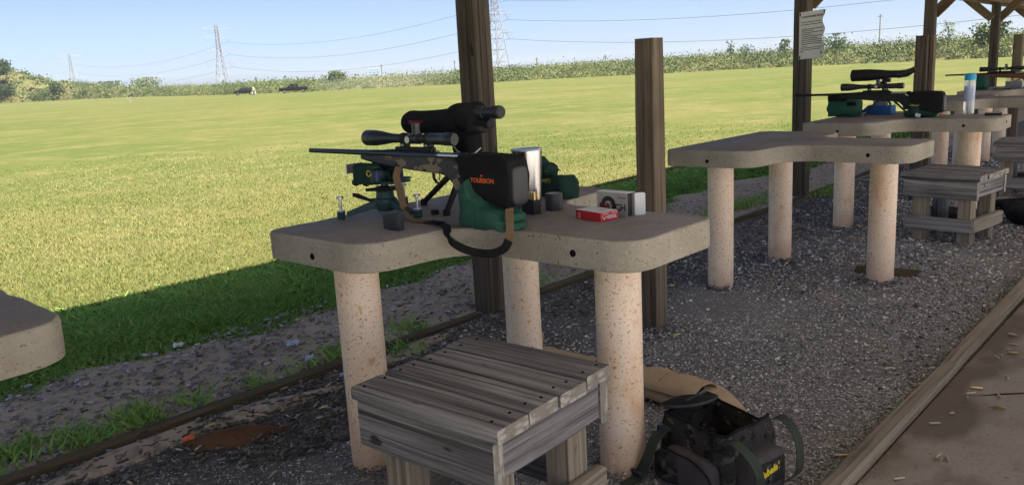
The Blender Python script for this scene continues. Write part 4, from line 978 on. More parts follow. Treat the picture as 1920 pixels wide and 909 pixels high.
# ------------------------------------------------------------------ odds and ends on the ground
mo = MB(); rg = []
for k, (r, z) in enumerate(((.15, -.004), (.125, .010), (.09, .022), (.05, .032), (.015, .034))):
    rg.append([(r*1.25*math.cos(a)*(1+.12*math.sin(3*a+1)), r*.62*math.sin(a)*(1+.1*math.sin(2*a)), z+.006*mnoise.noise(Vector((math.cos(a)*2, math.sin(a)*2, r*30)))) for a in np.linspace(0, 2*PI, 29)[:-1]])
mo.rings(rg); o = mo.build('soil_mound', 'red_soil', loc=(1.315, 2.69, 0), rot=(0, 0, RAD(-30)), smooth=70); tag(o, 'low mound of reddish soil on the gravel left of the bench leg', 'soil mound')
for (dx, dy, sx_, sy_, rz_) in ((.98, 2.87, 2.2, .9, 8), (1.55, 2.84, 1.6, .8, -12), (2.35, 2.88, 1.7, .7, 5)):
    mo = MB(); mo.rings([[(r*sx_*1.2*math.cos(a)*(1+.2*math.sin(3*a+dx*5)), r*.55*sy_*math.sin(a)*(1+.2*math.sin(4*a+dx)), z) for a in np.linspace(0, 2*PI, 29)[:-1]] for r, z in ((.17, -.006), (.14, .008), (.09, .013), (.03, .015))])
    struct(mo.build('sand_patch', 'dirt', loc=(dx, dy, 0), rot=(0, 0, RAD(rz_)), smooth=70))
wad = MB(); wad.lathe((0, 0, 0), (0, 0, 1), [(0, .011), (.018, .011), (.02, .007), (.03, .006), (.032, .012), (.036, .012)], 10); wad.box((.012, 0, .006), (.022, .006, .010)); o = wad.build('plastic_wad', 'orange_plastic', loc=(1.195, 2.81, .008), rot=(1.2, .2, .5)); tag(o, 'orange and white plastic shell wad near the soil mound', 'plastic wad')
hp = MB(); rg = []
for x_ in (-.17, .15):
    rg.append([(x_+(.03 if x_ > 0 else 0)*math.sin(a), .06*math.cos(a), .034*math.sin(a)) for a in np.linspace(0, PI, 12)]+[(x_, .055*math.cos(a), .029*math.sin(a)) for a in np.linspace(PI, 0, 12)])
hp.rings(rg); o = hp.build('half_pipe', 'wood_moss', loc=(4.86, 1.52, .004), rot=(0, 0, RAD(-82))); tag(o, 'dark curved pipe offcut lying at the foot of a leg of the empty bench', 'pipe offcut')
st = MB(); st.tube([(3.05, .66, .058), (3.12, .58, .062), (3.22, .47, .06), (3.38, .30, .058)], [.002, .003, .003, .002], 6); o = st.build('twig', 'flat_black'); tag(o, 'thin black twig lying across the concrete walkway', 'twig')
def crumple(loc, s, m, label, cat, name):
    b = MB(); b.superell((0, 0, s*.25), (s*1.6, s, s*.5), .9, n=12, m=7, f=lambda q: q+mnoise.noise_vector(q*(2.2/s)+Vector(loc))*s*.35); o = b.build(name, m, loc=loc, smooth=20); return tag(o, label, cat)
crumple((2.05, 3.42, .01), .045, 'label_blue', 'crumpled pale blue wrapper on the dirt strip before the grass', 'litter', 'wrapper')
crumple((1.98, 3.16, .01), .04, 'label_blue', 'crumpled pale blue wrapper beside the mossy timber', 'litter', 'wrapper')
crumple((1.70, 3.92, .01), .035, 'white_card', 'scrap of white litter at the edge of the shaded grass', 'litter', 'paper_scrap')
crumple((1.95, 2.86, .006), .028, 'label_blue', 'small pale wrapper on the gravel side of the mossy timber', 'litter', 'wrapper')
crumple((9.6, 3.55, .02), .12, 'white_card', 'white litter in the grass seen beneath the second bench row', 'litter', 'paper_scrap')

# ------------------------------------------------------------------ spent casings, each its own thing
def casing_mesh(name, prof, m, n=9):
    b = MB(); b.lathe((0, -prof[-1][0]/2, 0), (0, 1, 0), prof, n, True, True); o = b.build(name, m); me = o.data; bpy.data.objects.remove(o); return me
CM = [casing_mesh('spent_casing', [(0, .0056), (.0018, .0056), (.0019, .0048), (.0035, .0058), (.038, .0056), (.043, .0042), (.050, .0041)], 'brass'),
      casing_mesh('spent_casing', [(0, .0048), (.0015, .0048), (.0016, .0042), (.003, .0048), (.034, .0046), (.038, .0033), (.044, .0033)], 'brass_dull'),
      casing_mesh('spent_casing', [(0, .0050), (.001, .0050), (.0011, .0044), (.002, .0048), (.019, .0048)], 'brass_dull')]
random.seed(21)
cas = []
clusters = [(5.1, 1.75, .35, 26), (4.4, 2.0, .5, 22), (4.95, 1.15, .35, 9), (1.25, 2.55, .55, 30), (2.6, 2.65, .7, 40), (3.6, 2.5, .6, 30), (2.3, .68, .25, 8), (3.0, .69, .25, 9), (3.8, .70, .3, 7), (2.4, .84, .03, 8), (3.2, .85, .03, 8), (5.6, 1.6, .5, 16), (1.2, 2.05, .3, 8), (6.4, 1.1, .4, 8), (1.9, 2.75, .5, 25), (3.0, 1.9, .5, 10), (2.9, 1.3, .6, 5)]
for cx_, cy_, s, n in clusters:
    k = 0
    while k < n:
        x_ = random.gauss(cx_, s); y_ = random.gauss(cy_, min(s, .28) if cy_ > .9 else .02)
        if cy_ < .75: y_ = cy_-abs(random.gauss(0, .08))
        if not (0.9 < x_ < 8 and .4 < y_ < 2.95): continue
        if cy_ > .75 and y_ < .84: continue
        if .71 < y_ < .83: continue
        a = math.atan2(y_, x_)
        if abs(a-RAD(42.89)) > RAD(33): continue
        k += 1
        o = bpy.data.objects.new('spent_casing', random.choice(CM)); COL.objects.link(o)
        o.location = (x_, y_, (.011 if y_ > .8 else .067)+random.uniform(0, .004)); o.rotation_euler = (random.uniform(-.12, .12), random.uniform(0, 6), random.uniform(0, 6.3)); o.scale = (.78,)*3
        if y_ > .8: tag(o, 'small spent brass casing lying on the dark gravel', 'casing', 'spent casings on the gravel')
        else: tag(o, 'small spent brass casing lying on the concrete walkway by the timber', 'casing', 'spent casings on the walkway')

# ------------------------------------------------------------------ gravel stones, weathered litter of casings
def polar_scatter(n, r0, r1, ok, th0=-34.5, th1=34.5):
    out = []
    got = 0
    while got < n:
        m = n*2
        th = RAD(42.89)+RAD(1)*RNG.uniform(th0, th1, m); r = r0*np.exp(RNG.uniform(0, 1, m)*math.log(r1/r0))
        x, y = r*np.cos(th), r*np.sin(th); k = ok(x, y); out.append(np.stack([x[k], y[k], r[k]], -1)); got += k.sum()
    return np.concatenate(out)[:n]
OCT_V = np.array([(1,0,0),(-1,0,0),(0,1,0),(0,-1,0),(0,0,1),(0,0,-1)], np.float32)
OCT_F = np.array([(0,2,4),(2,1,4),(1,3,4),(3,0,4),(2,0,5),(1,2,5),(3,1,5),(0,3,5)])
def stones(name, P, size, zc, flat, material, label, tint):
    n = len(P); a = RNG.uniform(0, 2*PI, n)
    s = size[:, None]*RNG.uniform(.6, 1.4, (n, 3)); s[:, 2] *= flat
    v = OCT_V[None]*s[:, None, :]*RNG.uniform(.75, 1.15, (n, 6, 1))
    c, d = np.cos(a)[:, None], np.sin(a)[:, None]
    tl = RNG.uniform(-.5, .5, n)[:, None]
    z = v[..., 2]+v[..., 0]*tl
    V = np.stack([P[:, 0:1]+v[..., 0]*c-v[..., 1]*d, P[:, 1:2]+v[..., 0]*d+v[..., 1]*c, zc[:, None]+z], -1)
    F = (OCT_F[None]+np.arange(n)[:, None, None]*6).reshape(-1, 3)
    return stuff(np_mesh(name, V.reshape(-1, 3), F, material, np.repeat(tint, 6)), label, 'gravel')
P = polar_scatter(85000, 1.6, 13, lambda x, y: (y > .83) & (y < 2.95))
heap = [(1.52, 2.105), (1.98, 1.405), (2.325, 2.12), (4.107, 2.194), (4.647, 1.494), (4.887, 2.194), (6.07, 2.232), (6.49, 1.507), (6.79, 2.217), (3.27, 2.11)]
Q = []
for hx_, hy_ in heap:
    aa = RNG.uniform(0, 2*PI, 420); q_ = .070+np.abs(RNG.normal(0, .030, 420)); Q.append(np.stack([hx_+q_*np.cos(aa), hy_+q_*np.sin(aa), np.hypot(hx_, hy_)+0*aa], -1))
Q = np.concatenate(Q); lift = np.concatenate([np.zeros(len(P)), .022*np.exp(-((np.min([np.hypot(Q[:, 0]-a_, Q[:, 1]-b_) for a_, b_ in heap], 0)-.07)/.03)**2)*RNG.uniform(.2, 1, len(Q))]); P = np.concatenate([P, Q])
sz = np.maximum(.0036, .0013*P[:, 2])*RNG.uniform(.6, 1.3, len(P))*np.where(RNG.random(len(P)) < .06, 1.9, 1)
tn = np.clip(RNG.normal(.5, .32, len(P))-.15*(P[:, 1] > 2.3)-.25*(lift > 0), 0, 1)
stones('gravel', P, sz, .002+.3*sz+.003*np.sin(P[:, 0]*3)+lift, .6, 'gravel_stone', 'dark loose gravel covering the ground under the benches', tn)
# spent hulls weathered grey, too many to count
P = polar_scatter(5200, 2.6, 14, lambda x, y: (y > 2.55+.25*np.sin(x*3)) & (y < 3.95) & ((y < 2.95) | (y > 3.06)))
n = len(P); a = RNG.normal(.15, .7, n); L = RNG.uniform(.006, .017, n); rr = RNG.uniform(.003, .0048, n)
hx = np.array([(math.cos(t), math.sin(t)) for t in np.linspace(0, 2*PI, 7)[:-1]])
ux, uy = np.cos(a), np.sin(a)
V = np.zeros((n, 12, 3), np.float32); zb = .010+RNG.uniform(-.003, .006, n)
for e_, s in ((0, -1), (1, 1)):
    for k in range(6):
        V[:, e_*6+k, 0] = P[:, 0]+s*L*ux-hx[k, 0]*rr*uy; V[:, e_*6+k, 1] = P[:, 1]+s*L*uy+hx[k, 0]*rr*ux; V[:, e_*6+k, 2] = zb+hx[k, 1]*rr+s*RNG.uniform(-.003, .003, n)
Fq = np.array([(k, (k+1) % 6, 6+(k+1) % 6, 6+k) for k in range(6)]+[(0, 5, 4, 3), (0, 3, 2, 1), (6, 7, 8, 9), (6, 9, 10, 11)])
F = (Fq[None]+np.arange(n)[:, None, None]*12).reshape(-1, 4)
tn = np.clip(RNG.normal(.55, .25, n)-.45*(P[:, 1] < 2.95), 0, 1)
stuff(np_mesh('spent_casing_litter', V.reshape(-1, 3), F, 'debris', np.repeat(tn, 12)), 'weathered spent casings strewn thickly over dirt and gravel edge', 'litter')

# ------------------------------------------------------------------ grass
def blades(P, h, w, lean, tint, name, material, label, zbase=None, curl=0.35):
    n = len(P); a = RNG.uniform(0, 2*PI, n); la = RNG.uniform(0, 2*PI, n)
    ox, oy = np.cos(a)*w/2, np.sin(a)*w/2; lx, ly = np.cos(la)*lean*h, np.sin(la)*lean*h
    z0 = field_z(P[:, 0], P[:, 1]) if zbase is None else zbase
    V = np.zeros((n, 5, 3), np.float32)
    V[:, 0] = np.stack([P[:, 0]-ox, P[:, 1]-oy, z0-.005], -1); V[:, 1] = np.stack([P[:, 0]+ox, P[:, 1]+oy, z0-.005], -1)
    V[:, 2] = np.stack([P[:, 0]+ox*.8+lx*curl, P[:, 1]+oy*.8+ly*curl, z0+h*.6], -1); V[:, 3] = np.stack([P[:, 0]-ox*.8+lx*curl, P[:, 1]-oy*.8+ly*curl, z0+h*.6], -1)
    V[:, 4] = np.stack([P[:, 0]+lx, P[:, 1]+ly, z0+h], -1)
    F = (np.array([(0, 1, 2), (0, 2, 3), (3, 2, 4)])[None]+np.arange(n)[:, None, None]*5).reshape(-1, 3)
    return stuff(np_mesh(name, V.reshape(-1, 3), F, material, np.repeat(tint, 5)), label, 'grass')
def patch(x, y):
    return .5+.25*np.sin(x*.9+1.7*np.sin(y*.5))*np.cos(y*.7+x*.3)+.25*np.sin(x*.21-y*.27+1)*np.cos(x*.11+y*.19)
far_edge = lambda x: 3.90+.10*np.sin(x*1.9)+.07*np.sin(x*4.7+1)+.05*np.sin(x*11.0)+.03*x*(x < 9)
P = polar_scatter(110000, 4.2, 20, lambda x, y: (y > 5.0-.7*RNG.random(len(x))**1.5) & (y > far_edge(x)) & (np.hypot(x, y) < 6+14*RNG.random(len(x))**1.8))
pt = patch(P[:, 0], P[:, 1])
tn = np.clip(RNG.normal(.50, .15, len(P))+.6*(pt-.5)+.05, 0, 1)
h = RNG.uniform(.010, .030, len(P))*(1+P[:, 2]*.006); w = np.maximum(.0026, .0006*P[:, 2])*RNG.uniform(.7, 1.4, len(P))
blades(P, h, w, RNG.uniform(.3, 1.7, len(P)), tn, 'field_grass', 'blade_field', 'mown yellow-green grass of the sunlit field')
P = polar_scatter(85000, 3.6, 15, lambda x, y: (y > far_edge(x)+.10*RNG.normal(size=len(x))) & (y < 5.08+.16*np.minimum(1.4, np.abs(RNG.normal(size=len(x))))))
fade = np.clip((P[:, 1]-far_edge(P[:, 0]))/.35, .35, 1)
tn = np.clip(RNG.normal(.5, .22, len(P))+.3*(patch(P[:, 0]*3, P[:, 1]*3)-.5)+.2*(P[:, 1] > 5.4), 0, 1)
fade = fade*np.clip(1-(P[:, 1]-4.8)*.9, .4, 1)
blades(P, RNG.uniform(.02, .07, len(P))*fade, np.maximum(.007, .0017*P[:, 2])*RNG.uniform(.6, 1.7, len(P)), RNG.uniform(.5, 2.2, len(P)), tn, 'shaded_grass', 'blade_weed', 'lush green weedy grass in the shade of the shelter', curl=.45)
# tufts growing along the mossy timber
tuft_c = [(0.74, 3.22, .08, 260), (0.98, 3.13, .05, 200), (1.17, 3.16, .05, 300), (1.40, 3.13, .03, 90), (1.66, 3.10, .03, 60), (2.1, 3.11, .05, 140), (2.55, 3.12, .05, 120), (3.45, 3.2, .15, 300), (6.5, 3.35, .35, 700), (7.7, 2.95, .2, 260), (5.4, 3.15, .2, 200), (1.9, 3.08, .1, 40), (2.3, 2.9, .06, 90)]
P = np.concatenate([np.stack([RNG.normal(cx_, s, n), np.maximum(3.06 if cy_ > 3 else 2.7, RNG.normal(cy_, .07, n)), np.zeros(n)], -1) for cx_, cy_, s, n in tuft_c])
blades(P, RNG.uniform(.012, .06, len(P)), RNG.uniform(.005, .012, len(P)), RNG.uniform(.4, 2.0, len(P)), np.clip(RNG.normal(.72, .22, len(P)), 0, 1), 'weed_tufts', 'blade_weed', 'bright green weeds sprouting along the mossy timber', zbase=np.full(len(P), .006), curl=.45)

# ------------------------------------------------------------------ embankments with scrub
BASE = np.array([(80.3, 381.6, 2.0), (100.4, 356.1, 1.2), (114.3, 341.4, .7), (124.7, 294.7, .1), (111.7, 212.4, 0), (106.7, 163.2, 0), (121.5, 127.4, 0), (127.2, 115.7, 0), (139.9, 87.5, 0), (147.2, 62.7, 0), (138.9, 29.3, 0), (129.3, 13.7, 0), (125, -10, 0)], float)
TOPZ = np.array([21.0, 16.0, 8.5, 3.4, 2.3, 1.9, 1.9, 2.1, 2.5, 2.4, 3.0, 3.0, 3.0])
def along(t):
    k = np.clip(t, 0, len(BASE)-1.001); i = k.astype(int); f = (k-i)[:, None]
    p = BASE[i]*(1-f)+BASE[i+1]*f; return p, TOPZ[i]*(1-f[:, 0])+TOPZ[i+1]*f[:, 0]
ts = np.linspace(0, len(BASE)-1.01, 160)
bp, bz = along(ts)
out = bp[:, :2]/np.linalg.norm(bp[:, :2], axis=1)[:, None]
prof = [(-2, -.3, 0), (0, 0, 0), (3, .35, .4), (7, .62, .8), (14, .8, 1), (30, .85, 1), (60, -.1, 1)]
V = []
for d, hz, jit in prof:
    nz = .35*np.sin(ts*9+d)*jit+.25*np.sin(ts*23+d*2)*jit
    V.append(np.stack([bp[:, 0]+out[:, 0]*d, bp[:, 1]+out[:, 1]*d, bp[:, 2]*(1 if d < 50 else 0)+bz*hz*1.12+nz*.6], -1))
V = np.concatenate(V); n = len(ts); F = np.concatenate([np.stack([k*n+np.arange(n-1), k*n+np.arange(1, n), (k+1)*n+np.arange(1, n), (k+1)*n+np.arange(n-1)], -1) for k in range(len(prof)-1)])
struct(np_mesh('hill', V, F, 'hill_soil', smooth=True))
def leaf_quads(C, size, tint, up=.5):
    n = len(C); a = RNG.normal(size=(n, 3)); a /= np.linalg.norm(a, axis=1)[:, None]
    bb = RNG.normal(size=(n, 3)); bb[:, 2] += up*2; bb -= a*(a*bb).sum(1)[:, None]; bb /= np.linalg.norm(bb, axis=1)[:, None]
    s = size[:, None]
    V = np.stack([C-a*s*.35, C+bb*s*.5-a*s*.05, C+a*s*.35+bb*s*.1, C-bb*s*.5+a*s*.05], 1)
    F = np.arange(n*4).reshape(-1, 4)
    return V.reshape(-1, 3), F, np.repeat(tint, 4)
# scrub along the bank: many clumps
nC = 6800
t = RNG.uniform(2.3, len(BASE)-1.3, nC); d = RNG.uniform(-.6, 16, nC)
p, tz = along(t); o_ = p[:, :2]/np.linalg.norm(p[:, :2], axis=1)[:, None]
cz = p[:, 2]+tz*1.12*np.interp(d, [0, 3, 7, 14, 30], [0, .35, .62, .8, .85])
cl = np.stack([p[:, 0]+o_[:, 0]*d, p[:, 1]+o_[:, 1]*d, cz], -1)
clr = RNG.uniform(.4, 1.25, nC)*(1+.3*(d > 8)); clt = np.clip(RNG.normal(.5, .22, nC)+.15*np.sin(t*7), 0, 1)
per = 34
C = np.repeat(cl, per, 0); r = np.repeat(clr, per); q = RNG.normal(size=(len(C), 3))*np.array([.55, .55, .42])
C = C+q*r[:, None]; C[:, 2] += r*.25
vt = np.clip(np.repeat(clt, per)+RNG.normal(0, .16, len(C)), 0, 1)
V, F, T_ = leaf_quads(C, RNG.uniform(.15, .42, len(C)), vt, 1.0)
stuff(np_mesh('bank_scrub', V, F, 'leaf_scrub', T_), 'dense yellow-green scrub and tall weeds covering the far bank', 'scrub')
# scrub and bushes on the tall hill at the left
nC = 230; t = RNG.uniform(.0, 3.2, nC); d = RNG.uniform(0, 22, nC); p, tz = along(t); o_ = p[:, :2]/np.linalg.norm(p[:, :2], axis=1)[:, None]
cl = np.stack([p[:, 0]+o_[:, 0]*d, p[:, 1]+o_[:, 1]*d, p[:, 2]+tz*1.12*np.interp(d, [0, 3, 7, 14, 30], [0, .35, .62, .8, .85])], -1); r = RNG.uniform(.6, 1.9, nC)
C = np.repeat(cl, 40, 0)+RNG.normal(size=(nC*40, 3))*np.array([.6, .6, .4])*np.repeat(r, 40)[:, None]
V, F, T_ = leaf_quads(C, RNG.uniform(.5, 1.1, len(C)), np.clip(np.repeat(RNG.normal(.42, .25, nC), 40)+RNG.normal(0, .15, len(C)), 0, 1))
stuff(np_mesh('hill_scrub', V, F, 'leaf_scrub', T_), 'patchy dry scrub on the hill at the left', 'scrub')
# far treeline closing the horizon
nC = 900; a = RNG.uniform(RAD(-5), RAD(95), nC); dd = RNG.uniform(420, 620, nC); hh = RNG.uniform(1.5, 4.5, nC)+1.5*np.sin(a*14)
cl = np.stack([dd*np.cos(a), dd*np.sin(a), 1+hh*.5], -1); C = np.repeat(cl, 26, 0)+RNG.normal(size=(nC*26, 3))*np.repeat(np.stack([hh*1.1+2, hh*1.1+2, hh*.24], -1), 26, 0)
V, F, T_ = leaf_quads(C, RNG.uniform(.9, 1.9, len(C)), np.clip(np.repeat(RNG.normal(.45, .22, nC), 26)+RNG.normal(0, .14, len(C)), 0, 1))
stuff(np_mesh('distant_wood', V, F, 'leaf_mid', T_), 'hazy line of distant woodland along the horizon', 'woodland')

# single trees and bushes that stand out
def tree(name, label, loc, h, cw, m='leaf_mid', dens=700, leaf=.5, trunk=.35, sparse=1.0, low=.15):
    root = thing(name, label, 'tree' if 'tree' in name else 'bush', loc)
    rnd = np.random.default_rng(int(abs(loc[0]*31+loc[1]*17)))
    b = MB(); b.tube([(0, 0, -.6), (.03*h, 0, h*.3), (.0, .02*h, h*.62), (.02*h, 0, h*.85)], [h*.03, h*.022, h*.013, h*.005], 7)
    nl = 7; tips = []
    for k in range(nl):
        aa = 2*PI*k/nl+rnd.uniform(-.3, .3); z0 = h*rnd.uniform(low+.08, .6); e = Vector((math.cos(aa)*cw*.38, math.sin(aa)*cw*.38, z0+h*rnd.uniform(.12, .28)))
        b.tube([(0.01*h, 0, z0), e*.5+Vector((0, 0, z0*.5+.04*h)), e], [h*.011, h*.008, h*.003], 5); tips.append(e)
    b.build('trunk', 'bark', root)
    cl = [np.array(e)+rnd.normal(size=3)*cw*.06 for e in tips for _ in range(3)]+[np.array((rnd.normal()*cw*.2, rnd.normal()*cw*.2, h*rnd.uniform(low+.1, .95))) for _ in range(16)]
    cl = np.array(cl); ct = np.clip(rnd.normal(.45, .22, len(cl)), 0, 1); rr_ = rnd.uniform(.10, .19, len(cl))*cw*sparse
    i = rnd.integers(0, len(cl), dens); C = cl[i]+rnd.normal(size=(dens, 3))*rr_[i][:, None]*np.array([1, 1, .75]); C[:, 2] = np.clip(C[:, 2], low*h*.3, h)
    global RNG
    V, F, T_ = leaf_quads(C.astype(np.float32), rnd.uniform(.6, 1.3, dens)*leaf, np.clip(ct[i]+rnd.normal(0, .15, dens), 0, 1))
    np_mesh('crown', V, F, m, T_, root)
    return root
tree('tree', 'dark dense tree on top of the hill at the left edge', (100.5, 352, 10.6), 7.2, 7, 'leaf_dark', 2600, .75, low=.05)
tree('tree', 'smaller dark bushy tree lower on the hill at the left edge', (98.5, 337, 2.6), 5.2, 4.5, 'leaf_dark', 900, .6, low=.03)
tree('tree', 'dark bushy tree at the foot of the hill, left of the first pylon', (112.5, 331, 1.6), 5.6, 4.6, 'leaf_dark', 1000, .6, low=.03)
tree('bush', 'wide dark bush in front of the hill', (108, 332, 1.2), 4.2, 9, 'leaf_mid', 1500, .6, low=.02)
tree('tree', 'round grey-green tree beyond the field between first and second pylon', (169, 384, 1.5), 7.5, 11, 'leaf_scrub', 1600, .8, low=.05)
tree('tree', 'low rounded tree right of the first pylon', (155, 390, 1.5), 6.5, 12, 'leaf_mid', 1500, .8, low=.05)
tree('tree', 'spiky leafy tree on the bank right of the black pickup', (117, 162.6, .8), 3.6, 4.2, 'leaf_mid', 900, .45, low=.05)
tree('tree', 'thin upright sapling on the bank, left one of a close pair', (150.8, 78.4, 1.6), 4.0, 1.5, 'leaf_mid', 180, .4, sparse=.8)
tree('tree', 'thin airy sapling on the bank, right one of a close pair', (151.9, 75.8, 1.6), 3.5, 2.4, 'leaf_mid', 130, .4, sparse=.9)
tree('tree', 'leafy young tree on the bank just left of the post with the notice', (155.0, 69.2, 1.6), 4.0, 1.9, 'leaf_mid', 300, .4)
tree('bush', 'broad leafy bush on the bank just right of the paper notice', (154.0, 59.0, 1.8), 3.6, 5.2, 'leaf_mid', 700, .45, low=.05)
tree('tree', 'large bush-like tree on the bank near the right end', (146.0, 31.9, 1.8), 3.4, 4.2, 'leaf_mid', 1100, .5, low=.03)
tree('tree', 'spindly bare-looking tree on the bank between the right-hand posts', (150, 39.0, 2.0), 4.2, 3.0, 'leaf_scrub', 160, .35)

# ------------------------------------------------------------------ power line
def make_pylon(loc, rz, label):
    root = thing('pylon', label, 'pylon', loc, rz, 'steel lattice pylons of the power line')
    H = 50.0; r = .22
    def half(z): return 4.6*(1-z/30)+1.5*(z/30) if z < 30 else 1.5-.6*(z-30)/20
    zs = [0, 7, 13, 18.5, 23, 27, 30, 33, 36, 39, 42, 45, 48, 50]
    b = MB()
    for sx in (-1, 1):
        for sy in (-1, 1): b.tube([(sx*half(z), sy*half(z), z) for z in zs], r*1.1, 4)
    b.build('corner_leg', 'galvanised', root, smooth=0)
    b = MB()
    for k in range(len(zs)-1):
        z0, z1 = zs[k], zs[k+1]; h0, h1 = half(z0), half(z1)
        for s in (-1, 1):
            b.tube([(-h0, s*h0, z0), (h1, s*h1, z1)], r*.6, 3); b.tube([(h0, s*h0, z0), (-h1, s*h1, z1)], r*.6, 3)
            b.tube([(s*h0, -h0, z0), (s*h1, h1, z1)], r*.6, 3); b.tube([(s*h0, h0, z0), (s*h1, -h1, z1)], r*.6, 3)
            b.tube([(-h1, s*h1, z1), (h1, s*h1, z1)], r*.5, 3); b.tube([(s*h1, -h1, z1), (s*h1, h1, z1)], r*.5, 3)
    b.build('lattice_brace', 'galvanised', root, smooth=0)
    for z, w in ((21.5, 11.2), (31, 10.8), (40.5, 10.4), (47.5, 12.0)):
        for s in (-1, 1):
            b = MB(); hh = half(z)
            for sy in (-1, 1): b.tube([(s*hh, sy*hh, z), (s*w, 0, z)], r*1.0, 4)
            b.tube([(s*hh, 0, z+2.6), (s*w, 0, z)], r*.8, 4); b.tube([(s*(hh+w)/2, -hh*.5, z), (s*(hh+w)/2, hh*.5, z), (s*(hh+w)/2, 0, z+1.2)], r*.5, 3)
            arm = b.build('cross_arm', 'galvanised', root, smooth=0)
            if z < 47:
                b = MB(); b.tube([(s*w, 0, z), (s*(w-2.2), 0, z-3.2), (s*(w-4.4), 0, z-.2)], .13, 4); b.build('insulator_string', 'wire', arm, smooth=0)
    return root
PY = [Vector((284, -40, 0)), Vector((306.2, 287.4, 1)), Vector((328.4, 606.8, 1)), Vector((366, 1020, 2))]
rzp = math.atan2(320, 22)-PI/2
make_pylon(PY[1], rzp, 'nearest steel lattice pylon, half hidden behind the tall post')
make_pylon(PY[2], rzp, 'middle steel lattice pylon left of the black pickup')
make_pylon(PY[3], rzp, 'farthest and smallest steel lattice pylon, above the hill')
side = Vector((math.cos(rzp), math.sin(rzp), 0))
LV = {0: 'top', 1: 'middle', 2: 'bottom'}
for li, (z, w) in enumerate(((40.5, 8.2), (31, 8.6), (21.5, 9.0))):
    for s, sd in ((1, 'right'),):
        root = thing('power_line', f'{LV[li]} of the three cables strung between the pylons', 'cable', PY[2]+side*s*w+Vector((0, 0, z-3.2)), 0, 'cables of the power line')
        for a_, e_ in ((0, 1), (1, 2), (2, 3)):
            p0 = PY[a_]+side*s*w+Vector((0, 0, z-3.2)); p1 = PY[e_]+side*s*w+Vector((0, 0, z-3.2)); n_ = 26
            sag = 9.0
            pts = [p0.lerp(p1, k/n_)-Vector((0, 0, sag*4*(k/n_)*(1-k/n_)))-root.location for k in range(n_+1)]
            b = MB(); b.tube(pts, .095, 4); b.build('cable_span', 'wire', root, smooth=0)
def upole(loc, h, label):
    root = thing('utility_pole', label, 'pole', loc, 0, 'thin utility poles beyond the bank')
    b = MB(); b.cyl((0, 0, -2), (0, 0, h), .17, .12, 8); b.build('pole_shaft', 'pole_wood', root)
    b = MB(); b.box((0, 0, h-.5), (.12, 1.2, .12)); b.build('cross_bar', 'pole_wood', root)
upole((162.9, 202.6, 0), 6.6, 'thin utility pole beside the pale office block on the horizon')
upole((180, 187.6, 0), 6.6, 'thin utility pole just left of the tall post with the scope in front')
upole((174.9, 149.4, 0), 5.6, 'thin utility pole just right of the nearest pylon')
upole((186.5, 134.5, 0), 5.4, 'thin utility pole left of the short divider post')
upole((208.8, 69.4, 0), 10.8, 'tall thin utility pole standing on the bank right of the paper notice')
for loc, d, lb in (((931, 1176, 0), (16, 22, 26), 'pale blue office block far off on the horizon'), ((1228, 1315, 0), (30, 20, 22), 'low pale office building on the horizon near the tall post')):
    root = thing('office_building', lb, 'building', loc, RAD(40))
    b = MB(); b.box((0, 0, d[2]/2), d); b.build('wall', 'office_wall', root)
    for k in range(6):
        b = MB(); b.box((0, 0, 3+k*d[2]/6.6), (d[0]+.3, d[1]*.86, 1.6)); b.box((0, 0, 3+k*d[2]/6.6), (d[0]*.86, d[1]+.3, 1.6)); b.build('window_band', 'office_glass', root)

# ------------------------------------------------------------------ vehicles
def vehicle(loc, rz, label, cat, name, L, prof, cab, wx, wr=.40, W=1.95):
    root = thing(name, label, cat, loc, rz)
    b = MB(); b.prism(prof, -W/2, W/2, 'y'); b.build('body', 'car_black', root, bevel=.05, seg=2)
    b = MB(); b.prism(cab, -W/2*.88, W/2*.88, 'y'); c_ = b.build('cabin', 'car_black', root, bevel=.06, seg=2)
    cx_ = [q[0] for q in cab]; x0, x1 = min(cx_), max(cx_); zb = min(q[1] for q in cab); zt = max(q[1] for q in cab)
    m = (x0+x1)/2
    for s in (-1, 1):
        for a_, e_ in ((x0+.55, m-.08), (m+.08, x1-.35)):
            b = MB(); b.prism([(a_, zb+.06), (e_, zb+.06), (e_-.05, zt-.1), (a_+.18, zt-.1)], s*W/2*.885, s*W/2*.89, 'y'); b.build('side_window', 'car_glass', c_)
    b = MB(); xs = sorted(cab, key=lambda q: q[0]); b.add([(x0+.02, -W*.40, zb+.04), (x0+.02, W*.40, zb+.04), (x0+.50, W*.37, zt-.05), (x0+.50, -W*.37, zt-.05)], [(0, 1, 2, 3)]); b.build('windscreen', 'car_glass', c_)
    for x_ in wx:
        for s in (-1, 1):
            b = MB(); b.lathe((x_, s*(W/2-.27), wr), (0, s, 0), [(0, wr*.9), (.02, wr), (.24, wr), (.26, wr*.9)], 20); t_ = b.build('wheel', 'tyre', root)
            b = MB(); b.lathe((x_, s*(W/2-.27), wr), (0, s, 0), [(.20, wr*.6), (.275, wr*.55)], 14); b.build('rim', 'hub', t_)
    for s in (-1, 1):
        b = MB(); b.box((-L/2-.0, s*W*.36, .85), (.06, .35, .2)); b.build('headlight', 'hub', root, bevel=.02)
        b = MB(); b.box((L/2+.0, s*W*.42, .95), (.05, .14, .32)); b.build('tail_light', 'red_card', root, bevel=.02)
    b = MB(); b.box((-L/2-.02, 0, .55), (.14, W*.96, .22)); b.build('bumper', 'hub', root, bevel=.03)
    return root
hd = RAD(-45)+PI*0
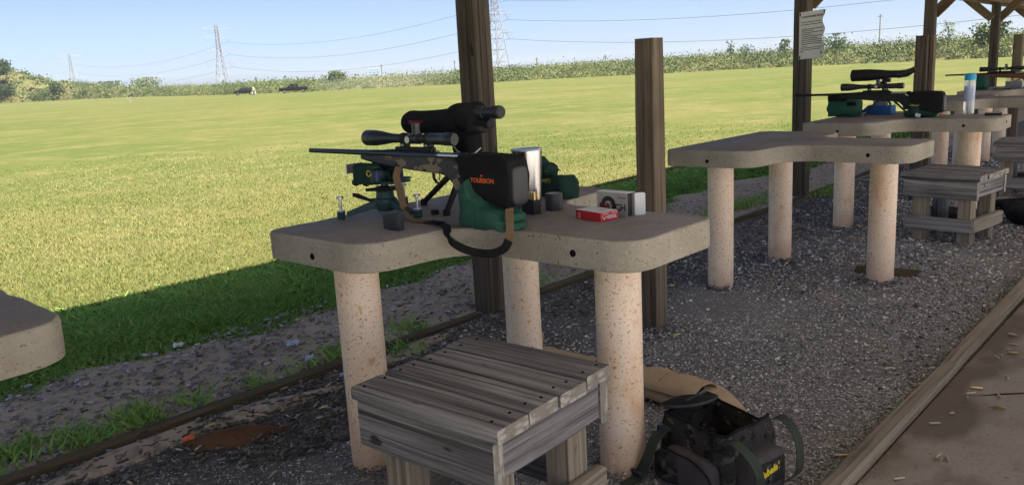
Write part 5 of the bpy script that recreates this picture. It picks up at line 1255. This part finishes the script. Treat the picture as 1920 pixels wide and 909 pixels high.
vehicle((96.5, 149.5, .0), RAD(-33), 'black pickup truck crossing the far side of the field', 'truck', 'pickup_truck', 5.8,
        [(-2.9, .45), (2.9, .45), (2.9, 1.18), (1.0, 1.2), (-1.15, 1.16), (-2.75, 1.05), (-2.9, .9)], [(-1.45, 1.14), (1.05, 1.18), (.9, 1.82), (-.55, 1.86)], (-1.85, 1.85))
vehicle((94.0, 165.1, .05), RAD(-25), 'dark car parked left of the person in the pale shirt', 'car', 'parked_car', 4.4,
        [(-2.2, .4), (2.2, .4), (2.25, 1.0), (1.7, 1.08), (-.9, 1.04), (-2.1, .9), (-2.2, .7)], [(-1.2, 1.02), (2.0, 1.04), (1.6, 1.55), (-.35, 1.58)], (-1.35, 1.35), .34, 1.8)
# dust hanging behind the moving pickup
dm = bpy.data.materials.new('dust'); dm.use_nodes = True; dm.node_tree.nodes.clear()
o_ = dm.node_tree.nodes.new('ShaderNodeOutputMaterial'); pv = dm.node_tree.nodes.new('ShaderNodeVolumePrincipled'); pv.inputs['Color'].default_value = (.9, .86, .78, 1); pv.inputs['Density'].default_value = .012
dm.node_tree.links.new(pv.outputs[0], o_.inputs['Volume']); MATS['dust'] = dm
b = MB(); b.superell((0, 0, 0), (34, 5, 3.4), .9, n=24, m=10, f=lambda q: q+mnoise.noise_vector(q*.25)*.7); dc = b.build('dust_cloud', 'dust', loc=(112.5, 139.0, 1.35), rot=(0, 0, RAD(-34)), smooth=60)
stuff(dc, 'thin pale dust trailing behind the black pickup', 'dust')

# ------------------------------------------------------------------ people
def person(loc, rz, label, joints, edges, shirt, trousers, extras=None):
    root = thing('person', label, 'person', loc, rz, 'people out on the field')
    names = list(joints); idx = {k: i for i, k in enumerate(names)}
    me = bpy.data.meshes.new('body'); me.from_pydata([joints[k][:3] for k in names], [(idx[a], idx[c]) for a, c in edges], [])
    o = bpy.data.objects.new('body', me); COL.objects.link(o)
    o.modifiers.new('skin', 'SKIN'); o.modifiers.new('sub', 'SUBSURF').levels = 2
    for i, k in enumerate(names): me.skin_vertices[0].data[i].radius = (joints[k][3], joints[k][3]*.9)
    me.skin_vertices[0].data[0].use_root = True
    dg = bpy.context.evaluated_depsgraph_get(); m2 = bpy.data.meshes.new_from_object(o.evaluated_get(dg)); bpy.data.objects.remove(o)
    for q in (shirt, trousers, 'skin', 'hair'): m2.materials.append(MATS[q])
    hip = joints['pelvis'][2]; head = Vector(joints['head'][:3]); hands = [Vector(joints[k][:3]) for k in ('hand_l', 'hand_r')]
    for p_ in m2.polygons:
        c = p_.center; p_.use_smooth = True
        if (c-head).length < .17: p_.material_index = 3 if c.z > head.z+.02 and c.x < head.x+.08 else 2
        elif min((c-h_).length for h_ in hands) < .13: p_.material_index = 2
        elif c.z < hip+.03: p_.material_index = 1
        else: p_.material_index = 0
    ob = bpy.data.objects.new('body', m2); COL.objects.link(ob); ob.parent = root
    return root
ED = [('pelvis', 'chest'), ('chest', 'neck'), ('neck', 'head'), ('head', 'crown'), ('chest', 'sh_l'), ('sh_l', 'el_l'), ('el_l', 'wr_l'), ('wr_l', 'hand_l'), ('chest', 'sh_r'), ('sh_r', 'el_r'), ('el_r', 'wr_r'), ('wr_r', 'hand_r'),
      ('pelvis', 'hp_l'), ('hp_l', 'kn_l'), ('kn_l', 'an_l'), ('an_l', 'to_l'), ('pelvis', 'hp_r'), ('hp_r', 'kn_r'), ('kn_r', 'an_r'), ('an_r', 'to_r')]
walk_ = dict(pelvis=(0, 0, .95, .15), chest=(.03, 0, 1.30, .16), neck=(.04, 0, 1.50, .06), head=(.06, 0, 1.62, .10), crown=(.05, 0, 1.72, .08), sh_l=(.02, .19, 1.40, .07), el_l=(-.04, .25, 1.13, .05), wr_l=(.04, .26, .90, .035), hand_l=(.07, .26, .80, .045),
             sh_r=(.02, -.19, 1.40, .07), el_r=(-.06, -.25, 1.13, .05), wr_r=(.02, -.26, .90, .035), hand_r=(.05, -.26, .80, .045), hp_l=(0, .10, .88, .10), kn_l=(.14, .10, .50, .07), an_l=(.16, .10, .09, .045), to_l=(.30, .11, .04, .04), hp_r=(0, -.10, .88, .10), kn_r=(-.03, -.10, .48, .07), an_r=(-.22, -.10, .12, .045), to_r=(-.12, -.11, .04, .04))
p2 = person((75.6, 129.5, .0), RAD(-120), 'person in a pale yellow shirt walking with white bags in both hands', walk_, ED, 'shirt_yellow', 'trousers_grey')
for s, nm in ((.28, 'left'), (-.28, 'right')):
    o = thing('carrier_bag', f'white bag in the {nm} hand of the person in the pale shirt', 'bag', Vector((75.6, 129.5, .32))+Matrix.Rotation(RAD(-120), 3, 'Z') @ Vector((.06, s, 0)), RAD(-120))
    b = MB(); b.superell((0, 0, .22), (.28, .14, .40), .6, f=lambda q: q+mnoise.noise_vector(q*5)*.03); b.build('bag_body', 'white_bag', o)
    b = MB(); b.tube([(-.06, 0, .40), (0, 0, .50), (.06, 0, .40)], .012, 6); b.build('bag_handle', 'white_bag', o)
bend = dict(walk_); bend.update(chest=(.16, 0, 1.22, .16), neck=(.28, 0, 1.38, .06), head=(.35, 0, 1.46, .10), crown=(.40, 0, 1.55, .08), sh_l=(.18, .19, 1.32, .07), el_l=(.34, .24, 1.10, .05), wr_l=(.46, .18, .92, .035), hand_l=(.52, .16, .84, .045), sh_r=(.18, -.19, 1.32, .07), el_r=(.32, -.25, 1.08, .05), wr_r=(.44, -.2, .90, .035), hand_r=(.50, -.18, .82, .045))
person((66.6, 158.6, .05), RAD(150), 'person in a dark shirt and pale trousers stooping far out on the field', bend, ED, 'shirt_dark', 'trousers_pale')

# ------------------------------------------------------------------ air
hz = MB(); hz.box((0, 0, 26.2), (4700, 4700, 54.8)); ho = hz.build('haze', 'dust', smooth=0)
hm = bpy.data.materials.new('haze_air'); hm.use_nodes = True; hm.node_tree.nodes.clear()
_o = hm.node_tree.nodes.new('ShaderNodeOutputMaterial'); _v = hm.node_tree.nodes.new('ShaderNodeVolumePrincipled')
_v.inputs['Color'].default_value = (.80, .88, 1, 1); _v.inputs['Density'].default_value = .00012; _v.inputs['Anisotropy'].default_value = .2
hm.node_tree.links.new(_v.outputs[0], _o.inputs['Volume'])
ho.data.materials.clear(); ho.data.materials.append(hm)
stuff(ho, 'thin pale haze over the field', 'haze')
